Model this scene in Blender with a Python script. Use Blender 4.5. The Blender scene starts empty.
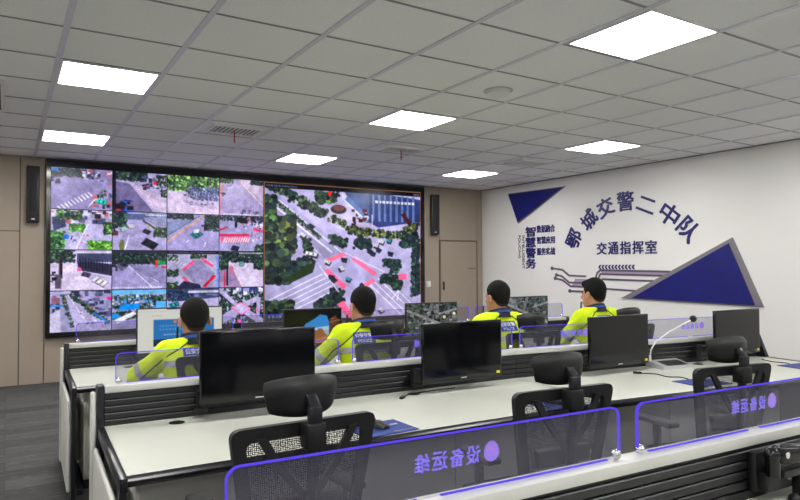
import bpy, bmesh, math, random
import numpy as np
from mathutils import Vector, Matrix
from mathutils.bvhtree import BVHTree

PI = math.pi
scene = bpy.context.scene
COL = scene.collection
random.seed(4)

# ------------------------------------------------------------------ materials
def s2l(c):
    c = np.asarray(c, dtype=float) / 255.0
    return np.where(c <= 0.04045, c / 12.92, ((c + 0.055) / 1.055) ** 2.4)

def mat(name, rgb, rough=0.5, metal=0.0, spec=0.5, vary=0.05, scale=30.0, bump=0.0, emit=0.0):
    m = bpy.data.materials.new(name); m.use_nodes = True
    nt = m.node_tree; b = nt.nodes['Principled BSDF']
    lin = [float(v) for v in s2l(rgb)]
    b.inputs['Roughness'].default_value = rough
    b.inputs['Metallic'].default_value = metal
    b.inputs['Specular IOR Level'].default_value = spec
    tc = nt.nodes.new('ShaderNodeTexCoord'); nz = nt.nodes.new('ShaderNodeTexNoise')
    nz.inputs['Scale'].default_value = scale; nz.inputs['Detail'].default_value = 3
    nt.links.new(tc.outputs['Object'], nz.inputs['Vector'])
    mx = nt.nodes.new('ShaderNodeMix'); mx.data_type = 'RGBA'
    mx.inputs[6].default_value = [v * (1 - vary) for v in lin] + [1]
    mx.inputs[7].default_value = [min(1, v * (1 + vary)) for v in lin] + [1]
    nt.links.new(nz.outputs['Fac'], mx.inputs[0])
    nt.links.new(mx.outputs[2], b.inputs['Base Color'])
    if bump:
        bp = nt.nodes.new('ShaderNodeBump'); bp.inputs['Strength'].default_value = bump
        bp.inputs['Distance'].default_value = 0.004
        nt.links.new(nz.outputs['Fac'], bp.inputs['Height']); nt.links.new(bp.outputs['Normal'], b.inputs['Normal'])
    if emit:
        b.inputs['Emission Color'].default_value = lin + [1]; b.inputs['Emission Strength'].default_value = emit
    return m

def mat_emit(name, rgb, strength):
    m = bpy.data.materials.new(name); m.use_nodes = True
    nt = m.node_tree; nt.nodes.clear()
    out = nt.nodes.new('ShaderNodeOutputMaterial'); e = nt.nodes.new('ShaderNodeEmission')
    e.inputs[0].default_value = [float(v) for v in s2l(rgb)] + [1]; e.inputs[1].default_value = strength
    nt.links.new(e.outputs[0], out.inputs[0]); return m

def mat_picture(name, strength):
    m = bpy.data.materials.new(name); m.use_nodes = True
    nt = m.node_tree; nt.nodes.clear()
    out = nt.nodes.new('ShaderNodeOutputMaterial'); e = nt.nodes.new('ShaderNodeEmission')
    a = nt.nodes.new('ShaderNodeAttribute'); a.attribute_name = 'picture'
    e.inputs[1].default_value = strength
    g = nt.nodes.new('ShaderNodeBsdfGlossy'); g.inputs['Roughness'].default_value = 0.25
    mx = nt.nodes.new('ShaderNodeMixShader'); mx.inputs[0].default_value = 0.03
    nt.links.new(a.outputs['Color'], e.inputs[0])
    nt.links.new(e.outputs[0], mx.inputs[1]); nt.links.new(g.outputs[0], mx.inputs[2])
    nt.links.new(mx.outputs[0], out.inputs[0]); return m

def mat_glass(name):
    m = bpy.data.materials.new(name); m.use_nodes = True
    nt = m.node_tree; nt.nodes.clear()
    out = nt.nodes.new('ShaderNodeOutputMaterial')
    t = nt.nodes.new('ShaderNodeBsdfTransparent'); t.inputs[0].default_value = (0.90, 0.90, 0.93, 1)
    d = nt.nodes.new('ShaderNodeBsdfTranslucent'); d.inputs[0].default_value = (0.33, 0.325, 0.43, 1)
    d2 = nt.nodes.new('ShaderNodeBsdfDiffuse'); d2.inputs[0].default_value = (0.33, 0.325, 0.43, 1)
    md = nt.nodes.new('ShaderNodeMixShader'); md.inputs[0].default_value = 0.5
    m1 = nt.nodes.new('ShaderNodeMixShader'); m1.inputs[0].default_value = GLASS_HAZE
    g = nt.nodes.new('ShaderNodeBsdfGlossy'); g.inputs['Roughness'].default_value = 0.03
    fr = nt.nodes.new('ShaderNodeFresnel'); fr.inputs[0].default_value = 1.35
    m2 = nt.nodes.new('ShaderNodeMixShader')
    nt.links.new(d.outputs[0], md.inputs[1]); nt.links.new(d2.outputs[0], md.inputs[2])
    nt.links.new(t.outputs[0], m1.inputs[1]); nt.links.new(md.outputs[0], m1.inputs[2])
    ge = nt.nodes.new('ShaderNodeNewGeometry'); sb = nt.nodes.new('ShaderNodeMath'); sb.operation = 'SUBTRACT'; sb.inputs[0].default_value = 1.0
    mu = nt.nodes.new('ShaderNodeMath'); mu.operation = 'MULTIPLY'
    nt.links.new(ge.outputs['Backfacing'], sb.inputs[1]); nt.links.new(sb.outputs[0], mu.inputs[0]); nt.links.new(fr.outputs[0], mu.inputs[1])
    nt.links.new(mu.outputs[0], m2.inputs[0]); nt.links.new(m1.outputs[0], m2.inputs[1]); nt.links.new(g.outputs[0], m2.inputs[2])
    nt.links.new(m2.outputs[0], out.inputs[0]); return m

def mat_mesh(name):
    m = bpy.data.materials.new(name); m.use_nodes = True
    nt = m.node_tree; b = nt.nodes['Principled BSDF']; out = nt.nodes['Material Output']
    b.inputs['Base Color'].default_value = (0.012, 0.012, 0.014, 1); b.inputs['Roughness'].default_value = 0.7
    tc = nt.nodes.new('ShaderNodeTexCoord'); mp = nt.nodes.new('ShaderNodeMapping')
    mp.inputs['Scale'].default_value = (1, 0.001, 1)
    v = nt.nodes.new('ShaderNodeTexVoronoi'); v.inputs['Scale'].default_value = 150; v.inputs['Randomness'].default_value = 0.25
    lt = nt.nodes.new('ShaderNodeMath'); lt.operation = 'LESS_THAN'; lt.inputs[1].default_value = 0.38
    tr = nt.nodes.new('ShaderNodeBsdfTransparent'); mx = nt.nodes.new('ShaderNodeMixShader')
    nt.links.new(tc.outputs['Object'], mp.inputs[0]); nt.links.new(mp.outputs[0], v.inputs['Vector'])
    nt.links.new(v.outputs['Distance'], lt.inputs[0]); nt.links.new(lt.outputs[0], mx.inputs[0])
    nt.links.new(b.outputs[0], mx.inputs[1]); nt.links.new(tr.outputs[0], mx.inputs[2])
    nt.links.new(mx.outputs[0], out.inputs[0]); return m

GLASS_HAZE = 0.085
PANEL_STRENGTH = 29.0
TV_STRENGTH = 1.06

M = {}
M['desk'] = mat('desk_laminate', (196, 198, 188), 0.35, spec=0.4, vary=0.012, scale=6)
M['alu'] = mat('painted_aluminium', (200, 200, 195), 0.4, vary=0.02)
M['slat'] = mat('charcoal_slat', (25, 27, 31), 0.38, vary=0.06)
M['frame'] = mat('dark_frame', (40, 41, 46), 0.28, metal=0.4, vary=0.05)
M['nose'] = mat('edge_trim', (36, 36, 40), 0.25, metal=0.5, vary=0.04)
M['panel'] = mat('panel_white', (206, 206, 200), 0.45, vary=0.02)
M['modesty'] = mat('panel_grey', (150, 150, 148), 0.5, vary=0.03)
M['black'] = mat('black_plastic', (20, 20, 22), 0.45, vary=0.1)
M['blackgloss'] = mat('black_gloss', (9, 10, 12), 0.12, vary=0.1)
M['screen'] = mat('screen_off', (10, 11, 14), 0.10, spec=0.45, vary=0.05)
M['rubber'] = mat('rubber', (24, 24, 25), 0.7, vary=0.1)
M['fabric'] = mat('seat_fabric', (22, 22, 25), 0.85, vary=0.2, scale=120, bump=0.3)
M['leather'] = mat('headrest_leather', (19, 20, 22), 0.45, vary=0.1)
M['meshfab'] = mat_mesh('mesh_fabric')
M['chrome'] = mat('chrome', (220, 220, 225), 0.12, metal=1.0, vary=0.02)
M['silver'] = mat('silver_plastic', (190, 192, 194), 0.35, metal=0.3, vary=0.03)
M['glass'] = mat_glass('tinted_acrylic')
M['led'] = mat_emit('led_violet', (104, 80, 255), 0.85)
M['glyph'] = mat_emit('etched_glyph', (140, 120, 255), 1.15)
M['emblem'] = mat_emit('etched_emblem', (165, 135, 255), 1.05)
M['emblem2'] = mat_emit('etched_emblem_line', (196, 140, 235), 1.0)
M['wallwhite'] = mat('wall_paint', (238, 237, 234), 0.75, vary=0.012, scale=3)
M['taupe'] = mat('taupe_panel', (160, 147, 133), 0.55, vary=0.05, scale=8)
M['groove'] = mat('groove', (62, 56, 52), 0.8)
M['navy'] = mat('navy_panel', (22, 28, 112), 0.3, vary=0.25, scale=5)
M['letter'] = mat('navy_letter', (34, 36, 108), 0.4, vary=0.05)
M['greyedge'] = mat('grey_backing', (128, 124, 130), 0.5, vary=0.05)
M['trace'] = mat('circuit_trace', (98, 84, 106), 0.5, vary=0.1)
M['tracefill'] = mat('circuit_fill', (176, 158, 180), 0.5, vary=0.1)
M['white'] = mat('white_plastic', (232, 232, 230), 0.5, vary=0.02)
M['diffuser'] = mat_emit('light_diffuser', (255, 253, 250), PANEL_STRENGTH)
M['tbar'] = mat('ceiling_bar', (214, 214, 222), 0.3, metal=0.15, vary=0.05)
M['crossbar'] = mat('ceiling_cross_bar', (140, 140, 146), 0.4, metal=.2)
M['ventdark'] = mat('vent_dark', (96, 96, 96), 0.7)
M['red'] = mat('red_ribbon', (190, 40, 40), 0.6)
M['yellow'] = mat('yellow_sticker', (236, 214, 30), 0.5)
M['pad'] = mat('mouse_pad_blue', (26, 52, 128), 0.7, vary=0.35, scale=22)
M['skin'] = mat('skin', (196, 142, 116), 0.55, vary=0.06, scale=20)
M['hair'] = mat('hair', (13, 12, 12), 0.8, spec=.25, vary=0.35, scale=160, bump=0.5)
M['stubble'] = mat('cropped_hair', (66, 50, 44), 0.8, spec=.2, vary=.3, scale=200)
M['hivis'] = mat('hivis_fabric', (222, 250, 12), 0.75, vary=0.08, scale=14, bump=0.25)
M['reflect'] = mat('reflective_tape', (176, 178, 178), 0.4, vary=0.06)
M['navycloth'] = mat('navy_cloth', (26, 30, 46), 0.8, vary=0.15, scale=60)
M['bluecloth'] = mat('blue_cloth', (38, 74, 150), 0.75, vary=0.1)
M['patch'] = mat('patch_blue', (34, 66, 150), 0.6)
M['eyewhite'] = mat('eye', (70, 60, 56), 0.3)
M['paper'] = mat('cream', (240, 238, 230), 0.6)
M['pictureTV'] = mat_picture('led_wall_picture', TV_STRENGTH)
M['pictureMon'] = mat_picture('monitor_picture', 0.85)

# carpet
def carpet():
    m = bpy.data.materials.new('carpet'); m.use_nodes = True
    nt = m.node_tree; b = nt.nodes['Principled BSDF']; b.inputs['Roughness'].default_value = 0.95
    b.inputs['Specular IOR Level'].default_value = 0.15
    tc = nt.nodes.new('ShaderNodeTexCoord')
    mp = nt.nodes.new('ShaderNodeMapping'); mp.inputs['Scale'].default_value = (1.6, 11, 1)
    n1 = nt.nodes.new('ShaderNodeTexNoise'); n1.inputs['Scale'].default_value = 1.6; n1.inputs['Detail'].default_value = 6
    n1.inputs['Roughness'].default_value = 0.75
    br = nt.nodes.new('ShaderNodeTexBrick'); br.inputs['Scale'].default_value = 1.0
    br.inputs['Brick Width'].default_value = 1.0; br.inputs['Row Height'].default_value = 0.25
    br.inputs['Mortar Size'].default_value = 0.002
    br.inputs['Color1'].default_value = (0.070, 0.070, 0.072, 1); br.inputs['Color2'].default_value = (0.115, 0.115, 0.115, 1)
    br.inputs['Mortar'].default_value = (0.05, 0.05, 0.05, 1)
    mp2 = nt.nodes.new('ShaderNodeMapping'); mp2.inputs['Scale'].default_value = (9, 60, 1)
    n2 = nt.nodes.new('ShaderNodeTexNoise'); n2.inputs['Scale'].default_value = 1.0; n2.inputs['Detail'].default_value = 2
    rp = nt.nodes.new('ShaderNodeValToRGB'); rp.color_ramp.elements[0].position = 0.62; rp.color_ramp.elements[1].position = 0.72
    rp.color_ramp.elements[0].color = (0, 0, 0, 1); rp.color_ramp.elements[1].color = (0.10, 0.10, 0.10, 1)
    mx = nt.nodes.new('ShaderNodeMix'); mx.data_type = 'RGBA'; mx.blend_type = 'MULTIPLY'; mx.inputs[0].default_value = 0.75
    ad = nt.nodes.new('ShaderNodeMix'); ad.data_type = 'RGBA'; ad.blend_type = 'ADD'; ad.inputs[0].default_value = 0.8
    rp2 = nt.nodes.new('ShaderNodeValToRGB'); rp2.color_ramp.elements[0].position = 0.3; rp2.color_ramp.elements[1].position = 0.75
    rp2.color_ramp.elements[0].color = (0.5, 0.5, 0.5, 1); rp2.color_ramp.elements[1].color = (1.25, 1.25, 1.25, 1)
    L = nt.links.new
    L(tc.outputs['Object'], mp.inputs[0]); L(mp.outputs[0], n1.inputs['Vector']); L(n1.outputs['Fac'], rp2.inputs[0])
    L(tc.outputs['Object'], br.inputs['Vector']); L(br.outputs['Color'], mx.inputs[6]); L(rp2.outputs['Color'], mx.inputs[7])
    L(tc.outputs['Object'], mp2.inputs[0]); L(mp2.outputs[0], n2.inputs['Vector']); L(n2.outputs['Fac'], rp.inputs[0])
    L(mx.outputs[2], ad.inputs[6]); L(rp.outputs['Color'], ad.inputs[7]); L(ad.outputs[2], b.inputs['Base Color'])
    return m
M['carpet'] = carpet()

def ceiling_mat():
    m = bpy.data.materials.new('mineral_tile'); m.use_nodes = True
    nt = m.node_tree; b = nt.nodes['Principled BSDF']; b.inputs['Roughness'].default_value = 0.9
    b.inputs['Specular IOR Level'].default_value = 0.2
    tc = nt.nodes.new('ShaderNodeTexCoord')
    n = nt.nodes.new('ShaderNodeTexNoise'); n.inputs['Scale'].default_value = 90; n.inputs['Detail'].default_value = 4
    rp = nt.nodes.new('ShaderNodeValToRGB')
    rp.color_ramp.elements[0].position = 0.34; rp.color_ramp.elements[1].position = 0.50
    rp.color_ramp.elements[0].color = (0.84, 0.84, 0.84, 1); rp.color_ramp.elements[1].color = (0.92, 0.92, 0.92, 1)
    L = nt.links.new
    L(tc.outputs['Object'], n.inputs['Vector']); L(n.outputs['Fac'], rp.inputs[0]); L(rp.outputs['Color'], b.inputs['Base Color'])
    return m
M['tile'] = ceiling_mat()

# ------------------------------------------------------------------ mesh builder
class MB:
    def __init__(s): s.bm = bmesh.new()
    def _add(s, pts, faces, T=None):
        if T is not None: pts = [T @ Vector(p) for p in pts]
        vs = [s.bm.verts.new(p) for p in pts]; out = []
        for f in faces:
            try: out.append(s.bm.faces.new([vs[i] for i in f]))
            except ValueError: pass
        return vs, out
    def box(s, x0, x1, y0, y1, z0, z1, T=None, bev=0.0, seg=2):
        p = [(x, y, z) for z in (z0, z1) for y in (y0, y1) for x in (x0, x1)]
        f = [(0, 2, 3, 1), (4, 5, 7, 6), (0, 1, 5, 4), (2, 6, 7, 3), (0, 4, 6, 2), (1, 3, 7, 5)]
        if bev <= 0: s._add(p, f, T); return s
        t = bmesh.new(); vs = [t.verts.new(q) for q in p]
        for q in f: t.faces.new([vs[i] for i in q])
        bmesh.ops.bevel(t, geom=list(t.edges), offset=bev, segments=seg, affect='EDGES', profile=0.5)
        s.merge(t, T); return s
    def merge(s, t, T=None):
        t.verts.index_update()
        s._add([v.co.copy() for v in t.verts], [[v.index for v in f.verts] for f in t.faces], T); t.free()
    def prism(s, poly, h0, h1, axis='z', T=None):
        # poly: 2D points; axis z:(x,y) y:(x,z) x:(y,z)
        def q(p, h):
            return {'z': (p[0], p[1], h), 'y': (p[0], h, p[1]), 'x': (h, p[0], p[1])}[axis]
        n = len(poly); pts = [q(p, h0) for p in poly] + [q(p, h1) for p in poly]
        s._add(pts, [list(range(n))[::-1], list(range(n, 2 * n))] + [(i, (i + 1) % n, n + (i + 1) % n, n + i) for i in range(n)], T); return s
    def ring(s, outer, inner, h0, h1, axis='y', T=None):
        def q(p, h):
            return {'z': (p[0], p[1], h), 'y': (p[0], h, p[1]), 'x': (h, p[0], p[1])}[axis]
        n = len(outer)
        pts = [q(p, h0) for p in outer] + [q(p, h0) for p in inner] + [q(p, h1) for p in outer] + [q(p, h1) for p in inner]
        f = []
        for i in range(n):
            j = (i + 1) % n
            f += [(i, j, n + j, n + i), (2 * n + i, 3 * n + i, 3 * n + j, 2 * n + j), (i, 2 * n + i, 2 * n + j, j), (n + i, n + j, 3 * n + j, 3 * n + i)]
        s._add(pts, f, T); return s
    def tube(s, path, r, n=10, T=None, closed=False):
        P = [Vector(p) for p in path]; m = len(P); R = r if hasattr(r, '__len__') else [r] * m
        pts = []; up = Vector((0, 0, 1))
        prev = None
        for i in range(m):
            a = P[i - 1] if (i > 0 or closed) else P[i]; b = P[(i + 1) % m] if (i < m - 1 or closed) else P[i]
            d = (b - a).normalized()
            if prev is None:
                u = d.cross(Vector((0, 0, 1)) if abs(d.z) < 0.9 else Vector((1, 0, 0))).normalized()
            else:
                u = (prev - d * prev.dot(d)).normalized()
            prev = u; v = d.cross(u)
            for k in range(n):
                t = 2 * PI * k / n; pts.append(P[i] + (u * math.cos(t) + v * math.sin(t)) * R[i])
        f = []
        for i in range(m if closed else m - 1):
            j = (i + 1) % m
            for k in range(n):
                l = (k + 1) % n; f.append((i * n + k, j * n + k, j * n + l, i * n + l))
        if not closed: f += [list(range(n))[::-1], list(range((m - 1) * n, m * n))]
        s._add(pts, f, T); return s
    def lathe(s, prof, n=20, T=None, c=(0, 0)):
        pts = []; m = len(prof)
        for r, z in prof:
            for k in range(n):
                t = 2 * PI * k / n; pts.append((c[0] + max(r, 1e-4) * math.cos(t), c[1] + max(r, 1e-4) * math.sin(t), z))
        f = [(i * n + k, i * n + (k + 1) % n, (i + 1) * n + (k + 1) % n, (i + 1) * n + k) for i in range(m - 1) for k in range(n)]
        f += [list(range(n))[::-1], list(range((m - 1) * n, m * n))]
        s._add(pts, f, T); return s
    def ball(s, c, r, T=None, n=14):
        rx = r if hasattr(r, '__len__') else (r, r, r)
        Q = Matrix.Translation(c) @ Matrix.Diagonal((rx[0], rx[1], rx[2], 1))
        pr = [(math.sin(PI * i / n), -math.cos(PI * i / n)) for i in range(n + 1)]
        s.lathe(pr, n + 4, (T @ Q) if T is not None else Q); return s
    def mesh(s, name):
        bmesh.ops.recalc_face_normals(s.bm, faces=list(s.bm.faces))
        me = bpy.data.meshes.new(name); s.bm.to_mesh(me); s.bm.free(); return me
    def build(s, name, m, parent=None, smooth=True):
        return obj(name, s.mesh(name), m, parent, smooth)

def obj(name, me, m=None, parent=None, smooth=True):
    o = bpy.data.objects.new(name, me); COL.objects.link(o)
    if m is not None:
        me.materials.clear(); me.materials.append(M[m] if isinstance(m, str) else m)
    if smooth:
        me.polygons.foreach_set('use_smooth', [True] * len(me.polygons))
        try: me.set_sharp_from_angle(angle=math.radians(35))
        except Exception: pass
    if parent is not None: o.parent = parent
    return o

def thing(name, label, cat, loc=(0, 0, 0), rz=0.0, group=None):
    o = bpy.data.objects.new(name, None); COL.objects.link(o); o.empty_display_size = 0.1
    o.location = loc; o.rotation_euler = (0, 0, rz)
    o['label'] = label; o['category'] = cat
    if group: o['group'] = group
    return o
def tag(o, label, cat, group=None):
    o['label'] = label; o['category'] = cat
    if group: o['group'] = group
    return o
def struct(o): o['kind'] = 'structure'; return o

def copy_thing(src, label, loc, rz, group=None):
    def rec(o, par):
        c = o.copy(); COL.objects.link(c); c.parent = par
        for ch in list(o.children): rec(ch, c)
        return c
    c = rec(src, None); c.location = loc; c.rotation_euler = (0, 0, rz); c['label'] = label
    if group: c['group'] = group
    return c

def text_mesh(body, width=None, height=None, thick=0.02, extrude=0.0):
    bold = thick; 
    cu = bpy.data.curves.new('txt', 'FONT'); cu.body = body; cu.size = 1.0; cu.extrude = extrude
    cu.resolution_u = 3
    o = bpy.data.objects.new('txt', cu); COL.objects.link(o)
    dg = bpy.context.evaluated_depsgraph_get()
    me = bpy.data.meshes.new_from_object(o.evaluated_get(dg))
    bpy.data.objects.remove(o); bpy.data.curves.remove(cu)
    n = len(me.vertices); co = np.zeros(n * 3); me.vertices.foreach_get('co', co); co = co.reshape(-1, 3)
    lo, hi = co.min(0), co.max(0); c = (lo + hi) / 2; co[:, :2] -= c[:2]
    sx = width / (hi[0] - lo[0]) if width else None
    sy = height / (hi[1] - lo[1]) if height else None
    if sx is None: sx = sy
    if sy is None: sy = sx
    co[:, 0] *= sx; co[:, 1] *= sy
    fs = [list(p.vertices) for p in me.polygons]; e = bold * .62 * sy; V = []; Fq = []
    for i, (a, c) in enumerate(((e, e), (-e, e), (-e, -e), (e, -e)) if bold > .004 else ((0, 0),)):
        V += (co + np.array([a, c, i * (.03 if extrude else .0003)])).tolist(); Fq += [[k + i * n for k in q] for q in fs]
    bpy.data.meshes.remove(me); me = bpy.data.meshes.new('text'); me.from_pydata(V, [], Fq); me.update()
    return me
def xf_mesh(me, T): me.transform(T); me.update(); return me

# ------------------------------------------------------------------ room shell
XR, YB, H = 7.985, 9.83, 3.045
XL, YF = -3.9, -4.5
b = MB(); b.box(XL - .1, XR + .1, YF - .1, YB + .1, -0.12, 0); struct(b.build('floor', 'carpet', smooth=False))
b = MB(); b.box(XL - .1, XR + .1, YF - .1, YB + .1, H, H + .1); struct(b.build('ceiling', 'tile', smooth=False))
b = MB(); b.box(XR + .02, XR + .15, YF, YB + .1, 0, H); b.box(XR, XR + .02, 4.262, YB, 0, H); b.box(XR - .012, XR + .02, YF, 4.258, 0, H)
struct(b.build('wall_right', 'wallwhite', smooth=False))
b = MB(); b.box(XL - .15, XL, YF, YB, 0, H); struct(b.build('wall_left', 'wallwhite', smooth=False))
b = MB(); b.box(XL, XR, YF - .15, YF, 0, H); struct(b.build('wall_rear', 'wallwhite', smooth=False))
# back wall: taupe panels with shadow gaps
b = MB(); b.box(XL, XR, YB + .02, YB + .12, 0, H); struct(b.build('trim_2', 'groove', smooth=False))
b = MB(); g = .005
xs = [XL, -2.45, -1.15, .14, .43, 1.65, 2.87, 4.09, 5.31, 6.535, 6.945, 7.855, XR]
for i in range(len(xs) - 1):
    x0, x1 = xs[i] + g, xs[i + 1] - g
    if xs[i + 1] <= .15: b.box(x0, x1, YB, YB + .02, .0, 2.035, bev=.002, seg=1); b.box(x0, x1, YB, YB + .02, 2.045, H, bev=.002, seg=1)
    elif xs[i] == 6.945: b.box(x0, x1, YB, YB + .02, 2.045, H, bev=.002, seg=1)
    else: b.box(x0, x1, YB, YB + .02, 0, H, bev=.002, seg=1)
struct(b.build('wall_back', 'taupe', smooth=False))
# door
d = MB(); d.box(6.972, 7.828, YB - .012, YB + .02, .006, 2.02, bev=.003, seg=1)
door = struct(d.build('door_1', 'taupe', smooth=False))
d = MB(); d.ring([(6.945, 0), (7.855, 0), (7.855, 2.05), (6.945, 2.05)], [(6.965, 0), (7.84, 0), (7.84, 2.030), (6.965, 2.030)], YB - .006, YB + .02)
d.build('door_frame', mat('bronze_edge', (112, 96, 82), 0.35, metal=.5), door, smooth=False)
d = MB(); d.box(7.005, 7.03, YB - .055, YB - .03, 1.10, 1.26, bev=.004); d.box(7.01, 7.025, YB - .04, YB - .012, 1.12, 1.14); d.box(7.01, 7.025, YB - .04, YB - .012, 1.22, 1.24)
d.build('door_handle', 'black', door)
d = MB(); d.box(7.62, 7.80, YB - .02, YB - .012, 1.50, 1.512); d.build('door_plate', 'groove', door)
# ceiling grid
b = MB()
k = -6
gx = [0.30 + 0.7125 * k for k in range(-5, 11)]
gy = [5.095 + 0.686 * k for k in range(-13, 7)]
for x in gx:
    if XL < x < XR: b.box(x - .019, x + .019, YF, YB, H - .006, H + .001)
struct(b.build('trim_1', 'tbar', smooth=False)); b = MB()
for y in gy:
    if YF < y < YB: b.box(XL, XR, y - .009, y + .009, H - .0035, H + .001)
b.box(XL, XR, YB - .03, YB, H - .012, H); b.box(XR - .03, XR, YF, YB, H - .012, H)
struct(b.build('trim_3', 'crossbar', smooth=False))

# ceiling lights
def light_proto():
    t = thing('ceiling_light', 'x', 'light')
    w, d = .334, .33
    r = MB(); r.ring([(-w, -d), (w, -d), (w, d), (-w, d)], [(-w + .014, -d + .014), (w - .014, -d + .014), (w - .014, d - .014), (-w + .014, d - .014)], -.016, .012, axis='z')
    r.build('frame', 'white', t, smooth=False)
    r = MB(); r.box(-w + .013, w - .013, -d + .013, d - .013, -.013, -.004); r.build('diffuser', 'diffuser', t, smooth=False)
    return t
lp = light_proto()
lab = {(0, 0): 'square ceiling light panel nearest the left end of the video wall', (0, 1): 'large square ceiling light panel at upper left of the photo',
       (1, 0): 'lit ceiling panel just in front of the middle of the video wall', (1, 1): 'lit ceiling panel in the middle of the ceiling beside the round ceiling speaker',
       (1, 2): 'largest lit ceiling panel, nearest the viewer, at upper right', (2, 0): 'small lit ceiling panel above the door and right wall speaker',
       (2, 1): 'lit ceiling panel above the right wall with the navy lettering'}
first = True
for i, x in enumerate((.654, 3.504, 6.354)):
    for j, y in enumerate((8.125, 5.432, 2.665)):
        # rows: 7.84-8.52, 5.1-5.78, 2.35-3.04
        L = lab.get((i, j), 'square lit ceiling panel outside the photo')
        if (i, j) == (2, 2): x = x + .7125
        if first: t = lp; t.location = (x, y, H); t['label'] = L; t['group'] = 'square ceiling light panels'; first = False
        else: copy_thing(lp, L, (x, y, H), 0, 'square ceiling light panels')
for x, y in ((-2.2, 8.163), (-2.2, 5.438), (-2.2, 2.694), (-2.2, -.05), (.654, -.05), (3.504, -.05), (6.354, -.05), (.654, -2.8), (3.504, -2.8), (6.354, -2.8)):
    copy_thing(lp, 'square lit ceiling panel outside the photo', (x, y, H), 0, 'square ceiling light panels')

# vents
def vent(x, y, w, dd, label, ribbon=False):
    t = thing('ceiling_vent', label, 'vent', (x, y, H), 0, 'ceiling air vents')
    r = MB(); r.ring([(-w, -dd), (w, -dd), (w, dd), (-w, dd)], [(-w + .03, -dd + .03), (w - .03, -dd + .03), (w - .03, dd - .03), (-w + .03, dd - .03)], -.022, .0, axis='z'); r.build('frame', 'white', t, smooth=False)
    r = MB(); r.box(-w + .02, w - .02, -dd + .02, dd - .02, -.010, -.001); r.build('backing', 'ventdark', t, smooth=False)
    n = 10
    for i in range(n):
        xx = -w + .04 + (2 * w - .08) * (i + .5) / n
        r = MB(); r.box(-.008, .008, -dd + .03, dd - .03, -.018, -.011, Matrix.Translation((xx, 0, 0)) @ Matrix.Rotation(.0, 4, 'Y')); r.build('slat', 'white', t, smooth=False)
    if ribbon:
        r = MB()
        for i in range(4): r.box(-.006 + .003 * (i % 2), .006 + .003 * (i % 2), -.003, .003, -.022 - .03 * (i + 1), -.020 - .03 * i)
        r.build('ribbon', 'red', t, smooth=False)
vent(2.09, 6.80, .27, .20, 'slotted ceiling air vent left of centre with a small red ribbon', True)
vent(4.26, 6.86, .27, .16, 'slotted ceiling air vent beyond the middle light panel with a short red ribbon', True)
vent(6.35, 6.81, .25, .2, 'ceiling air vent near the right wall without a ribbon')
vent(-.33, 6.50, .3, .56, 'long ceiling air vent at the left edge of the photo')
t = thing('ceiling_speaker', 'round white ceiling speaker in a tile beside the middle light panel', 'ceiling speaker', (3.55, 4.14, H))
b = MB(); b.lathe([(.0, -.035), (.085, -.035), (.098, -.028), (.105, -.006), (.105, .0)], 28); b.build('housing', 'white', t)
b = MB(); b.ring([(.125 * math.cos(a * PI / 12), .125 * math.sin(a * PI / 12)) for a in range(24)], [(.103 * math.cos(a * PI / 12), .103 * math.sin(a * PI / 12)) for a in range(24)], -.006, 0, axis='z'); b.build('flange', 'silver', t)

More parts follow.
